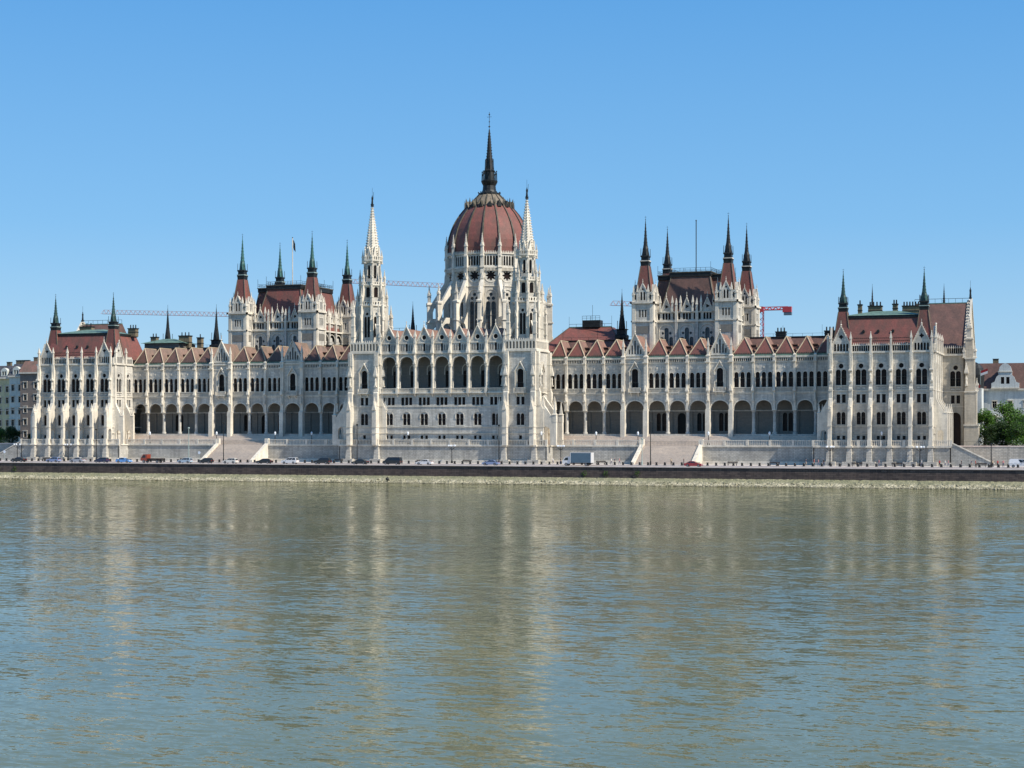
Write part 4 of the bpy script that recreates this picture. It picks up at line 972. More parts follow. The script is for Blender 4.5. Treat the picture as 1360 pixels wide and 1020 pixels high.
# ================================================================== SETTING
def struct(mb, name):
    return tag(centred(mb,name), kind='structure')
mb=MB(); mb.add([(-3000,-1500,0),(3000,-1500,0),(3000,-24,0),(-3000,-24,0)],[(0,1,2,3)],WATER); w_=struct(mb,'river'); 
mb=MB(); mb.add([(-3000,10,9.3),(3000,10,9.3),(3000,4000,9.3),(-3000,4000,9.3)],[(0,1,2,3)],SOIL); struct(mb,'ground')
mb=MB(); mb.box(-1500,1500,-24.9,-14,-1,4.35,PAVE); struct(mb,'quay_promenade')
mb=MB(); mb.add([(-1500,-21.5,4.36),(1500,-21.5,4.36),(1500,-13.9,4.36),(-1500,-13.9,4.36)],[(0,1,2,3)],ASPH); struct(mb,'road')
mb=MB(); mb.box(-1500,1500,-13.9,8.2,-1,4.62,PAVE); struct(mb,'pavement')
mb=MB()
for x in range(-300,300,6): mb.box(x,x+3,-17.8,-17.65,4.363,4.366,TRIM)
struct(mb,'lane_markings')
# embankment wall
mb=MB(); mb.box(-1500,1500,-25.3,-24.9,1.3,4.3,BASALT); mb.box(-1500,1500,-25.5,-23.9,4.3,4.52,COPING)
o=centred(mb,'embankment_wall'); tag(o,'long low dark basalt quay wall with a pinkish coping along the river','wall')
# riprap slope with uneven stones
mb=MB(); r2=random.Random(3)
xs=[-420+ i*.62 for i in range(int(840/.62))]; ys=[0,.35,.7,1.05,1.4,1.75,2.1,2.5]
vs=[]; fs=[]
for i,x in enumerate(xs):
    wob=.35*sin(x*.13)+.25*sin(x*.41+1)
    for j in range(12):
        t=j/11; y=-25.25-(8.6+wob)*t; z=1.72-2.02*t**.8
        vs.append((x+r2.uniform(-.2,.2), y+r2.uniform(-.2,.2), z+r2.uniform(-.13,.16)*(1 if j else .2)))
for i in range(len(xs)-1):
    for j in range(11): a=i*12+j; fs.append((a+1,a+13,a+12,a))
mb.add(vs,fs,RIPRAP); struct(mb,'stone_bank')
# scattered boulders at the water's edge: one uncountable mass
mb=MB()
for i in range(4200):
    x=r2.uniform(-180,190); t=r2.uniform(.3,.95) if r2.random()<.4 else r2.gauss(.76,.05); y=-25.25-8.7*t; z=1.72-2.02*t**.8; r=r2.uniform(.18,.5)
    mb.at(x,y,z,r2.uniform(0,6)); mb.add([(r,0,0),(0,r*.8,0.05),(-r,.1,0),(0,-r*.9,0),(.1*r,0,r*.75),(0,.1,-r*.6)],[(0,1,4),(1,2,4),(2,3,4),(3,0,4),(1,0,5),(2,1,5),(3,2,5),(0,3,5)],RIPRAP)
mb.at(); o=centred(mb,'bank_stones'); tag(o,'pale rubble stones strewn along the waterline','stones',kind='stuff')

# terrace
mb=MB()
for s in (-1,1):
    a,b=sorted((s*100,s*133)); mb.box(a,b,-2.0,10,9.1,9.38,PAVE)
    a,b=sorted((s*30,s*100)); mb.box(a,b,2.4,10,9.1,9.38,PAVE)
mb.box(-30,30,-2.0,10,9.1,9.38,PAVE); struct(mb,'terrace')
# retaining walls: each straight run is a thing
def retwall(x0,x1,y,label,piers=(),ret=None):
    mb=MB(); mb.box(x0,x1,y,y+.5,4.6,9.1,ROUGH)
    if ret:
        for X,ya,yb in ret: mb.box(X-.25,X+.25,ya,yb,4.6,9.1,ROUGH)
    o=centred(mb,'retaining_wall'); tag(o,label,'retaining wall')
    mb=MB(); mb.box(x0-.1,x1+.1,y-.25,y+.55,9.1,9.42,TRIM); mb.box(x0,x1,y-.4,y-.003,4.6,5.45,TRIM); 
    if ret:
        for X,ya,yb in ret: mb.box(X-.5,X+.5,ya+.56,yb,9.1,9.42,TRIM)
    centred(mb,'wall_coping',o)
    mb=balustrade(x0,x1,9.43,10.85,.45,.28,y=y); n=max(1,int((x1-x0)/5.2))
    for k in range(n+1): mb.bx(x0+(x1-x0)*k/n,y,9.43,.6,.45,1.5,TRIM)
    centred(mb,'balustrade',o)
    for X in piers:
        mb=MB(); mb.add([(X-.72,y-1.3,5.6),(X+.72,y-1.3,5.6),(X+.72,y,5.6),(X-.72,y,5.6),(X-.5,y-.95,9.1),(X+.5,y-.95,9.1),(X+.5,y,9.1),(X-.5,y,9.1)],[(0,1,5,4),(1,2,6,5),(3,0,4,7),(4,5,6,7)],PIERM)
        mb.box(X-1.6,X+1.6,y-1.9,y-.01,4.6,5.65,PIERM); mb.box(X-.8,X+.8,y-1.3,y+.1,9.1,9.5,TRIM); mb.bx(X,y-.5,9.5,.95,1.1,1.5,TRIM); centred(mb,'pier',o)
    return o
for s,w in ((-1,'left'),(1,'right')):
    a,b=sorted((s*100,s*133.3)); pr=[s*116.3-12.25+4.9*k for k in range(6)]
    retwall(a,b,-2.5,'grey stone terrace wall with battered piers below the %s end pavilion'%w,pr,[(s*100,-2.5,2.4),(s*133.3,-2.5,8)])
    a,b=sorted((s*30,s*54.2)); retwall(a,b,2.0,'grey stone terrace wall between the white tower and the %s staircase'%w,(),[])
    a,b=sorted((s*70.8,s*100)); retwall(a,b,2.0,'grey stone terrace wall between the %s staircase and its end pavilion'%w,(),[])
retwall(-30,30,-2.5,'grey stone terrace wall below the middle block and both white towers',[-26.8,-18.4,18.4,26.8],[(-30,-2.5,2.4),(30,-2.5,2.4)])
# staircases
for s,w in ((-1,'left'),(1,'right')):
    a,b=sorted((s*54.2,s*70.8)); mb=MB(); n=31
    for i in range(n): 
        y0=-6.6+i*.29; mb.box(a+.9,b-.9,y0,2.6,4.62+i*(4.76/n),4.62+(i+1)*(4.76/n),STEP)
    o=centred(mb,'staircase'); tag(o,'broad flight of pinkish stone steps below the %s arcade'%w,'staircase')
    for X in (a+.45,b-.45):
        mb=MB(); mb.prism([(-7.3,4.6),(2.5,4.6),(2.5,9.75),(1.9,9.75),(-7.0,5.15),(-7.3,5.15)],X-.45,X+.45,TRIM,axis='x')
        mb.bx(X,2.4,9.4,1.1,1.1,1.7,TRIM); centred(mb,'stair_parapet',o)
    # railing across the head of the steps
    mb=MB(); L=b-a
    for k in range(40): mb.bar((a+1+(L-2)*k/39,3.3,9.38),(a+1+(L-2)*k/39,3.3,10.4),.03,DMETAL)
    mb.bar((a+1,3.3,10.4),(b-1,3.3,10.4),.045,DMETAL); tag(centred(mb,'railing'),'thin dark railing across the head of the %s staircase'%w,'railing')
# end stairs and lower side walls
for s,w in ((-1,'left'),(1,'right')):
    mb=MB(); n=30
    for i in range(n):
        xa=s*(133.6+i*.29); xb=s*(133.6+9.); zt=9.3-(i)*(4.7/n); a,b=sorted((s*(133.6+i*.29),s*(133.6+(i+1)*.29))); mb.box(a,b,-1.9,7.9,4.5,zt,STEP)
    o=centred(mb,'side_staircase'); tag(o,'side steps running down to the quay at the %s end of the terrace'%w,'staircase')
    mb=MB(); mb.prism([(s*133.55,4.6),(s*143.4,4.6),(s*143.4,5.2),(s*133.55,10.1)],-2.45,-1.92,ROUGH); mb.prism([(s*133.55,10.1),(s*143.5,5.2),(s*143.5,5.45),(s*133.55,10.35)],-2.6,-1.8,TRIM)
    centred(mb,'stair_parapet',o)
    a,b=sorted((s*134,s*330)); mb=MB(); mb.box(a,b,8.0,8.6,4.5,9.3,ROUGH); q=centred(mb,'street_retaining_wall'); tag(q,'long stone retaining wall past the %s end of the parliament'%w,'retaining wall')
    mb=MB(); mb.box(a,b,7.9,8.8,9.3,9.55,COPING)
    centred(mb,'wall_coping',q)
    mb=MB()
    for k in range(90): X=a+(b-a)*k/89; mb.bar((X,8.3,9.55),(X,8.3,10.5),.03,DMETAL)
    mb.bar((a,8.3,10.5),(b,8.3,10.5),.04,DMETAL); tag(centred(mb,'street_railing'),'thin dark railing on the street wall at the %s'%w,'railing')

# ------------------------------------------------------------------ street furniture
mb=MB(); mb.lathe([(.0,0),(.36,0),(.36,.08),(.28,.12),(.25,.56),(.34,.62),(.28,.74),(.0,.78)],10,DMETAL,close=False); BOL=mb.mesh('bollard')
cars_x=[]
def ground_z(y): return 4.35 if y<-13.9 else 4.62
for k in range(142):
    x=-150+k*2.17
    o=link('bollard',BOL,None,TM(x,-13.4,4.62)); tag(o,'squat dark cast bollard in the row along the kerb','bollard','bollards along the kerb')
def bench():
    t=link('bench',None); mb=MB()
    for i in range(4): mb.box(-1.3,1.3,-.28+i*.15,-.16+i*.15,.46,.5,BROWNF)
    link('seat',mb.mesh('seat'),t); mb=MB()
    for i in range(3): mb.box(-1.3,1.3,.36+i*.03,.4+i*.03,.6+i*.14,.71+i*.14,BROWNF)
    link('backrest',mb.mesh('backrest'),t)
    for x in (-1.05,1.05):
        mb=MB(); mb.box(x-.04,x+.04,-.26,.36,0,.45,DMETAL); mb.bar((x,.33,.45),(x,.44,1.02),.03,DMETAL); link('leg',mb.mesh('leg'),t)
    return t
B0=bench(); first=True
bl=[(-118.5,'leftmost, before the piers of the left pavilion'),(-73.5,'beside the left staircase'),(-26,'before the left white tower'),(-2,'below the middle of the loggia'),(11,'right of the middle of the loggia'),(47.5,'between box truck and right staircase'),(81.5,'right of the red car'),(92,'near the right pavilion'),(112,'before the second pier of the right pavilion'),(121.5,'before the fourth pier of the right pavilion'),(141,'at the foot of the right side steps')]
for x,l in bl:
    M=TM(x,-11.6,4.62,0)
    if first:
        WM[B0]=Matrix.Identity(4); o=copy_tree(B0,M); first=False
    else: o=copy_tree(B0,M)
    tag(o,'brown slatted bench, '+l,'bench','benches on the quay pavement')
def rm(o):
    for c in list(o.children): rm(c)
    bpy.data.objects.remove(o)
rm(B0)
# tall lamp posts
def pole(x,y,h,mat,label,arm=True,lit=False):
    t=thing('street_lamp',label,'street lamp',x,y,ground_z(y)+.0,group='lamp posts along the quay')
    mb=MB(); mb.lathe([(.22,0),(.2,.9),(.13,1.0),(.09,h)],8,mat); link('post',mb.mesh('post'),t,WM[t])
    mb=MB()
    if arm: mb.bar((0,0,h),(0,-1.1,h+.35),.06,mat); mb.box(-.16,.16,-1.7,-.9,h+.28,h+.42,mat)
    else: mb.lathe([(.1,h),(.3,h+.1),(.3,h+.35),(.1,h+.45)],8,mat)
    link('lamp_head',mb.mesh('lamp_head'),t,WM[t])
for x,h,m,l in ((-100.9,8.8,DMETAL,'tall dark lamp post in front of the left pavilion'),(-71.1,9.2,GMETAL,'tall pale green lamp post left of the left staircase'),(-60.2,10.7,DMETAL,'tall dark lamp post in front of the left staircase'),(-19.9,10.,DMETAL,'tall dark lamp post before the left white tower'),(20.4,9.8,DMETAL,'tall dark lamp post before the right white tower'),(58.7,6.4,GMETAL,'pale green lamp post at the foot of the right staircase'),(60.9,10.5,DMETAL,'tall dark lamp post in front of the right staircase'),(143.4,5.2,DMETAL,'dark lamp post beyond the right side steps')):
    pole(x,-12.6,h,m,l,arm=False)
def candelabra(x,label):
    t=thing('candelabra_lamp',label,'street lamp',x,-4.8,4.62,group='candelabra lamps by the terrace wall')
    mb=MB(); mb.lathe([(.35,0),(.3,.6),(.12,.8),(.09,4.2),(.13,4.3)],8,DMETAL)
    for k in range(5):
        a=2*pi*k/5; mb.bar((0,0,3.6),(.9*cos(a),.9*sin(a),4.1),.05,DMETAL); mb.bar((.9*cos(a),.9*sin(a),4.1),(.9*cos(a),.9*sin(a),4.4),.05,DMETAL)
    link('post',mb.mesh('post'),t,WM[t])
    for k in range(5):
        a=2*pi*k/5; mb=MB(); mb.lathe([(.08,4.4),(.2,4.55),(.22,4.75),(.12,4.9)],8,GLOBE,.9*cos(a),.9*sin(a)); link('globe',mb.mesh('globe'),t,WM[t])
for x,l in ((-133,'five-armed candelabra lamp at the far left side steps'),(-115.5,'five-armed candelabra lamp among the left pavilion piers'),(4.2,'five-armed candelabra lamp below the middle block'),(34.7,'five-armed candelabra lamp beside the box truck'),(104.5,'five-armed candelabra lamp at the corner of the right pavilion'),(126.2,'five-armed candelabra lamp before the right pavilion piers')): candelabra(x,l)
def lantern(x,y,label):
    t=thing('terrace_lantern',label,'lantern',x,y,9.38,group='lanterns along the terrace')
    mb=MB(); mb.lathe([(.4,0),(.34,.5),(.12,.8),(.08,2.6),(.16,2.7)],8,DMETAL); link('post',mb.mesh('post'),t,WM[t])
    mb=MB(); mb.lathe([(.16,2.7),(.3,3.2),(.28,3.4),(.06,3.7)],8,GLOBE); link('lamp_glass',mb.mesh('lamp_glass'),t,WM[t])
for x,y,l in ((-93,2.9,'lantern on the terrace beside the left pavilion'),(-71.5,3.6,'lantern at the left side of the left staircase head'),(-52.8,3.6,'lantern at the right side of the left staircase head'),(-41,2.9,'lantern between left staircase and left white tower'),(-9.7,-1.99,'lantern below the loggia'),(28.4,-1.9,'lantern at the foot of the right white tower'),(42,2.9,'lantern between right white tower and right staircase'),(53.2,3.6,'lantern at the left side of the right staircase head'),(72.,3.6,'lantern at the right side of the right staircase head'),(88.,2.9,'lantern below the arcade left of the right pavilion'),(116.7,-1.9,'lantern in front of the right pavilion')): lantern(x,y,l)
# round signs on posts
for x,l in ((-67.6,'round white traffic sign on a post by the left staircase'),(-131.5,'small white traffic sign at the far left')):
    t=thing('traffic_sign',l,'sign',x,-12.9,4.62)
    mb=MB(); mb.bar((0,0,0),(0,0,2.9),.04,GMETAL,6); link('post',mb.mesh('post'),t,WM[t])
    mb=MB(); mb.prism(circ(0,2.6,.42,16),-.08,-.05,GLOBE); link('sign_plate',mb.mesh('sign_plate'),t,WM[t])

# ------------------------------------------------------------------ vehicles
WHEEL=None
def wheel_meshes():
    mb=MB(); vs=[];n=18
    def cyl(mb,r,y0,y1,mat,r2=None):
        mb.prism(circ(0,0,r,n),y0,y1,mat)
    cyl(mb,.33,-.11,.11,RUBBER); ty=mb.mesh('tyre'); mb=MB(); cyl(mb,.21,-.125,.125,RIM); mb.prism(circ(0,0,.07,8),-.14,.14,DMETAL); return ty,mb.mesh('rim')
TY,RM=wheel_meshes()
def carbody(L,W,belt,roof,prof_low,cab,mat,glass=True):
    """prof_low: side profile of the body (x,z); cab: (x rear-bottom, x rear-top, x front-top, x front-bottom)"""
    mb=MB(); w=W/2
    def shell(poly,w0,w1,zmid):
        # extruded side profile, top edges pulled in for tumblehome
        n=len(poly); vs=[]
        for sy,ww in ((-1,0),(-1,1),(1,1),(1,0)):
            for (x,z) in poly:
                inset=(.10 if ww==0 else 0)
                vs.append((x*(1-.02*(ww==0)), sy*(w-(.0 if ww==0 else .07)*0-(.09 if ww==1 else 0)*0-(0 if ww==0 else 0)), z))
        return vs
    # side skins with a softened shoulder
    n=len(prof_low); rings=[]
    cx=sum(p[0] for p in prof_low)/n; cz=sum(p[1] for p in prof_low)/n
    for y,sc_ in ((-w,.965),(-w*.94,1.0),(w*.94,1.0),(w,.965)):
        rings.append([(cx+(x-cx)*sc_,y,cz+(z-cz)*(sc_ if z>cz else 1)) for x,z in prof_low])
    vs=[p for r in rings for p in r]; fs=[]
    for k in range(3):
        for i in range(n): j=(i+1)%n; fs.append((k*n+i,(k+1)*n+i,(k+1)*n+j,k*n+j))
    tr=tessellate_polygon([[Vector((p[0],p[1],0)) for p in prof_low]])
    for t in tr: fs.append(tuple(t)); fs.append(tuple(i+3*n for i in t[::-1]))
    mb.add(vs,fs,mat); return mb
def wheelarch(x,r=.4): return [(x+r*cos(a),.30+r*sin(a)) for a in [pi-pi*i/7 for i in range(8)]]
def make_car(kind,mat,x,y,label,facing=-1,cat='car',nm='car'):
    t=thing(nm,label,cat,x,y,4.365 if y<-13.9 else 4.62,0 if facing>0 else pi,group='vehicles on the quay road')
    T0=WM[t]
    P_={'sedan':dict(L=4.5,W=1.78,wb=(-1.35,1.4),low=[(-2.25,.35),(-2.22,.85),(-1.6,.95),(1.0,.93),(1.9,.78),(2.2,.62),(2.25,.35)],cab=(-1.75,-.95,.25,1.15,1.42)),
        'hatch':dict(L=4.1,W=1.75,wb=(-1.25,1.3),low=[(-2.05,.35),(-2.05,.9),(-1.8,.98),(.95,.95),(1.75,.8),(2.0,.62),(2.05,.35)],cab=(-2.0,-1.6,.2,1.05,1.5)),
        'suv':dict(L=4.6,W=1.85,wb=(-1.4,1.42),low=[(-2.3,.42),(-2.3,1.0),(-2.1,1.08),(1.1,1.06),(2.0,.95),(2.28,.75),(2.3,.42)],cab=(-2.25,-1.95,.3,1.2,1.72)),
        'van':dict(L=5.0,W=1.95,wb=(-1.5,1.6),low=[(-2.5,.4),(-2.5,1.1),(-2.4,1.15),(1.6,1.15),(2.2,1.0),(2.48,.8),(2.5,.4)],cab=(-2.48,-2.3,1.0,1.9,2.0))}[kind]
    low=P_['low']; a,b_=P_['wb']; z0=low[0][1]-.12
    bot=[low[0]]+low[1:-1]+[low[-1],(b_+.42,z0)]+[p for p in reversed(wheelarch(b_,.4))]+[(b_-.42,z0),(a+.42,z0)]+[p for p in reversed(wheelarch(a,.4))]+[(a-.42,z0)]
    mb=carbody(P_['L'],P_['W'],0,0,bot,None,mat)
    x0,x1,x2,x3,zr=P_['cab']; zb=.9 if kind in('sedan','hatch') else (1.05 if kind=='suv' else 1.13); w=P_['W']/2
    ins=.17; mb.add([(x0,-w+.06,zb),(x3,-w+.06,zb),(x3,w-.06,zb),(x0,w-.06,zb),(x1,-w+.06+ins,zr-.06),(x2,-w+.06+ins,zr-.06),(x2,w-.06-ins,zr-.06),(x1,w-.06-ins,zr-.06)],[(0,1,5,4),(1,2,6,5),(2,3,7,6),(3,0,4,7),(4,5,6,7)],mat)
    mb.add([(x1-.02,-w+.2,zr-.065),(x2+.02,-w+.2,zr-.065),(x2+.02,w-.2,zr-.065),(x1-.02,w-.2,zr-.065),(x1+.2,-w+.34,zr),(x2-.25,-w+.34,zr),(x2-.25,w-.34,zr),(x1+.2,w-.34,zr)],[(0,1,5,4),(1,2,6,5),(2,3,7,6),(3,0,4,7),(4,5,6,7)],mat)
    for sy in (-1,1): mb.box(.6,.75,sy*w-(.12 if sy<0 else 0),sy*w+(.12 if sy>0 else 0),zb,zb+.14,mat)
    link('body',mb.mesh('body'),t,T0)
    # side windows, windscreen, rear window
    def lerp(p,q,u): return tuple(p[i]+(q[i]-p[i])*u for i in range(3))
    for sy in (-1,1):
        B0_,B1_=(x0+.12,sy*(w-.045),zb+.05),(x3-.12,sy*(w-.045),zb+.05); T0_,T1_=(x1+.06,sy*(w-.045-ins),zr-.1),(x2-.03,sy*(w-.045-ins),zr-.1)
        for u0,u1 in ((.03,.36),(.40,.70),(.73,.97)) if kind!='van' else ((.60,.8),(.83,.97)):
            q=[lerp(B0_,B1_,u0),lerp(B0_,B1_,u1),lerp(T0_,T1_,u1),lerp(T0_,T1_,u0)]
            q=[(p[0],p[1]+sy*.012,p[2]) for p in q]; mb=MB(); mb.add(q+[(p[0],p[1]-sy*.02,p[2]) for p in q],[(0,1,2,3),(7,6,5,4),(0,4,5,1),(1,5,6,2),(2,6,7,3),(3,7,4,0)],CGLASS); link('side_window',mb.mesh('side_window'),t,T0)
    for (xb,xt,nm_,dx) in ((x3,x2,'windscreen',.015),(x0,x1,'rear_window',-.015)):
        q=[(xb+dx,-w+.16,zb+.06),(xb+dx,w-.16,zb+.06),(xt+dx,w-.3,zr-.1),(xt+dx,-w+.3,zr-.1)]; mb=MB(); mb.add(q+[(p[0]-dx*1.5,p[1],p[2]) for p in q],[(0,1,2,3),(7,6,5,4),(0,4,5,1),(1,5,6,2),(2,6,7,3),(3,7,4,0)],CGLASS); link(nm_,mb.mesh(nm_),t,T0)
    for wx in (a,b_):
        for sy in (-1,1):
            M=T0@Matrix.Translation((wx,sy*(w-.13),.33)); ty=link('tyre',TY,t,M); link('rim',RM,ty,M)
    L2=P_['L']/2; hz=low[-2][1]+.02
    for sy in (-1,1):
        mb=MB(); mb.bx(L2-.09,sy*(w-.3),hz-.08,.12,.4,.15,HEADL); link('headlight',mb.mesh('headlight'),t,T0)
        mb=MB(); mb.bx(-L2+.03,sy*(w-.24),.72,.08,.3,.16,TAILL); link('tail_light',mb.mesh('tail_light'),t,T0)
    return t
CBLK=paint('black_car_paint',(.012,.012,.014)); CNVY=paint('navy_car_paint',(.015,.022,.07)); CSIL=paint('silver_car_paint',(.36,.38,.42),.35); CWHT=paint('white_car_paint',(.72,.72,.72))
CSKY=paint('sky_blue_car_paint',(.13,.33,.68)); CRED=paint('red_car_paint',(.30,.018,.022)); CORG=paint('rust_red_truck_paint',(.27,.045,.018)); CLBL=paint('pale_blue_car_paint',(.38,.47,.55)); CSBL=paint('grey_blue_car_paint',(.2,.26,.42)); CBOX=noisy('slate_blue_tarpaulin',(.09,.15,.20),(.075,.125,.17),.8,.85); CCRM=paint('cream_white_paint',(.68,.66,.6))
V=[(-123.7,'sedan',CBLK,'black sedan at the far left below the leftmost pavilion piers',-1),(-112,'hatch',CSBL,'grey-blue hatchback between the left piers',-1),(-104.1,'sedan',CSIL,'silver sedan left of the navy car',-1),(-96.2,'hatch',CNVY,'navy blue hatchback between silver and sky-blue cars',-1),(-89,'sedan',CSKY,'bright sky-blue sedan left of the rust-red truck',1),
   (-69.6,'hatch',CLBL,'pale blue hatchback right of the rust-red flatbed truck',-1),(-63.2,'hatch',CBLK,'black hatchback at the toe of the left staircase',-1),(-55.6,'hatch',CCRM,'cream white hatchback before the left staircase steps',-1),(-45.3,'sedan',CBLK,'black sedan beside the white crossover',-1),(-37.6,'suv',CWHT,'white crossover right of the left staircase',-1),(-28,'suv',CBLK,'black crossover left of the left white tower',-1),
   (-17,'sedan',CBLK,'black sedan before the left white tower',-1),(-7.7,'van',CBLK,'tall black minivan below the loggia',-1),(1.4,'sedan',CWHT,'white sedan below the middle of the loggia',-1),(19.8,'sedan',CSBL,'grey-blue sedan left of the right white tower',-1),(73,'sedan',CRED,'dark red sedan before the right staircase parapet',1)]
for x,k,m,l,f in V: make_car(k,m,x,-17.,l,f)
make_car('van',CWHT,149.8,-11.5,'white delivery van at the right edge',1,'van','van')
def truck(x,y,label,box):
    t=thing('box_truck' if box else 'flatbed_truck',label,'truck',x,y,4.365,pi,group='vehicles on the quay road'); T0=WM[t]; cm=CWHT if box else CORG
    L=7.6 if box else 6.6; xf=L/2
    mb=MB(); mb.prism([(xf-2.0,.6),(xf,.6),(xf+.02,1.3),(xf-.15,1.5),(xf-.75,2.35),(xf-2.0,2.4)],-1.0,1.0,cm); link('cab',mb.mesh('cab'),t,T0)
    for sy in (-1,1):
        mb=MB(); mb.prism([(xf-1.5,1.45),(xf-.35,1.45),(xf-.85,2.15),(xf-1.5,2.15)],*sorted((sy*1.0,sy*1.02)),CGLASS); link('side_window',mb.mesh('side_window'),t,T0)
        mb=MB(); mb.bx(xf+.01,sy*.7,.85,.06,.35,.2,HEADL); link('headlight',mb.mesh('headlight'),t,T0)
    mb=MB(); mb.add([(xf-.11,-.85,1.52),(xf-.11,.85,1.52),(xf-.70,.8,2.28),(xf-.70,-.8,2.28)],[(0,1,2,3)],CGLASS); link('windscreen',mb.mesh('windscreen'),t,T0)
    mb=MB(); mb.box(-L/2,xf-1.0,-.45,.45,.55,.8,DMETAL); link('chassis',mb.mesh('chassis'),t,T0)
    if box:
        mb=MB(); mb.box(-L/2,xf-2.1,-1.15,1.15,.85,3.35,CBOX); mb.box(-L/2-.03,-L/2+.12,-1.18,1.18,.83,3.39,CWHT); mb.box(xf-2.22,xf-2.08,-1.18,1.18,.83,3.39,CWHT); mb.box(-L/2,xf-2.1,-1.17,1.17,3.3,3.4,CWHT); link('cargo_box',mb.mesh('cargo_box'),t,T0)
    else:
        mb=MB(); mb.box(-L/2,xf-2.1,-1.05,1.05,.85,.98,DMETAL)
        for sy in (-1,1): mb.box(-L/2,xf-2.1,*sorted((sy*1.05,sy*1.01)),.98,1.3,BROWNF)
        link('flatbed',mb.mesh('flatbed'),t,T0)
    for wx in (xf-1.0,-L/2+1.4):
        for sy in (-1,1):
            M=T0@TM(wx,sy*.9,.42,0,1.25); ty=link('tyre',TY,t,M); link('rim',RM,ty,M)
truck(43.2,-17,'box truck with white cab and slate-blue cargo box',True)
truck(-79.8,-17,'rust-red flatbed truck with an empty dark bed',False)

# ------------------------------------------------------------------ people
def person_mesh(pose,top,legs,hair):
    J={}; E=[]; V_=[]; Rr=[]
    def a(n,p,r,par=None):
        J[n]=len(V_); V_.append(p); Rr.append(r)
        if par: E.append((J[par],J[n]))
    a('pelvis',(0,0,.95),.145); a('waist',(0,0,1.1),.125,'pelvis'); a('chest',(0,0,1.3),.16,'waist'); a('neckb',(0,0,1.46),.07,'chest'); a('neck',(0,-.01,1.52),.052,'neckb'); a('head',(0,-.02,1.60),.085,'neck'); a('crown',(0,-.01,1.71),.075,'head')
    a('nose',(0,-.115,1.615),.018,'head')
    for s in (-1,1):
        k=str(s); st=pose*s
        a('sh'+k,(s*.19,0,1.42),.065,'chest'); a('el'+k,(s*.25,.06*st+.03,1.14),.045,'sh'+k); a('wr'+k,(s*.25,-.10-.12*st,.92),.028,'el'+k); a('palm'+k,(s*.245,-.13-.13*st,.85),.032,'wr'+k)
        for f in range(4): a('f%d'%f+k,(s*.245+(f-1.5)*.006,-.10-.02*f-.13*st,.76+.008*abs(f-1.5)),.009,'palm'+k)
        a('th'+k,(s*.225,-.17-.13*st,.82),.010,'palm'+k)
        a('hip'+k,(s*.09,0,.88),.10,'pelvis'); a('kn'+k,(s*.10,-.16*st-.03,.50),.062,'hip'+k); a('an'+k,(s*.10,-.22*st+.06,.09),.042,'kn'+k); a('toe'+k,(s*.11,-.22*st-.12,.045),.038,'an'+k)
    me=bpy.data.meshes.new('person_skeleton'); me.from_pydata(V_,E,[])
    o=bpy.data.objects.new('person_skeleton',me); COL.objects.link(o)
    md=o.modifiers.new('Skin','SKIN'); md.use_smooth_shade=True
    for i,r in enumerate(Rr): me.skin_vertices[0].data[i].radius=(r,r)
    me.skin_vertices[0].data[0].use_root=True
    sb=o.modifiers.new('S','SUBSURF'); sb.levels=1; sb.render_levels=1
    dg=bpy.context.evaluated_depsgraph_get(); ev=o.evaluated_get(dg); nm=bpy.data.meshes.new_from_object(ev); nm.name='person'
    bpy.data.objects.remove(o)
    for m in (SKIN,top,legs,hair): nm.materials.append(m)
    for p in nm.polygons:
        c=p.center; ar=abs(c.x)>.16
        if c.z>1.66 or (c.z>1.56 and c.y>.02): i=3
        elif c.z>1.47: i=0
        elif c.z>.98 and not (ar and c.z<1.15): i=1
        elif ar and c.z>.7: i=0
        elif c.z>.1: i=2
        else: i=3
        p.material_index=i; p.use_smooth=True
    return nm
SKIN,nt,b=newmat('skin'); b.inputs['Base Color'].default_value=(.5,.3,.22,1)
def cloth(n,c): return noisy(n,c,tuple(x*.8 for x in c),8,.85)
C1,C2,C3,C4,C5,C6,C7=cloth('white_cloth',(.65,.64,.62)),cloth('navy_cloth',(.03,.04,.09)),cloth('red_cloth',(.35,.05,.05)),cloth('black_cloth',(.02,.02,.022)),cloth('blue_denim',(.07,.11,.2)),cloth('beige_cloth',(.4,.33,.24)),cloth('pink_cloth',(.5,.22,.22))
HR=noisy('brown_hair',(.04,.025,.015),(.06,.04,.02),10,.7)

PM=[person_mesh(1,C1,C5,HR),person_mesh(-1,C2,C6,HR),person_mesh(.35,C3,C4,HR),person_mesh(-.4,C4,C2,HR),person_mesh(.8,C7,C5,HR),person_mesh(.1,C6,C4,HR)]
PD=['in white top and blue jeans','in navy top and beige trousers','in red top and black trousers','in black top and navy trousers','in pink top and blue jeans','in beige top and black trousers']
spots=[(35.2,0,'walking at the corner candelabra'),(36.6,3,'standing behind the box truck cab'),(50.6,0,'walking right of the box truck'),(51.6,1,'beside the bench right of the truck'),(52.6,4,'third of the group right of the truck'),(66.2,5,'at the foot of the right staircase'),(69.0,3,'by the red car'),(99.8,1,'left of the group near the right pavilion corner'),(101.6,2,'in the group at the right pavilion corner'),(102.9,4,'right of the group at the pavilion corner'),(104.2,3,'alone at the first pier of the right pavilion'),(117.4,4,'by the fourth pier of the right pavilion'),(127.4,0,'at the last pier of the right pavilion'),(131.6,2,'left in the group at the side steps'),(132.8,0,'tallest-looking in the group at the side steps'),(133.6,4,'right in the group at the side steps'),(136.6,3,'on the pavement below the sloping parapet'),(138.9,1,'by the sloping parapet toe'),(139.8,2,'next to the parapet toe'),(144.8,2,'just left of the delivery van'),(146.0,4,'close to the tail of the delivery van'),(143.6,5,'beside the lamp post past the side steps')]
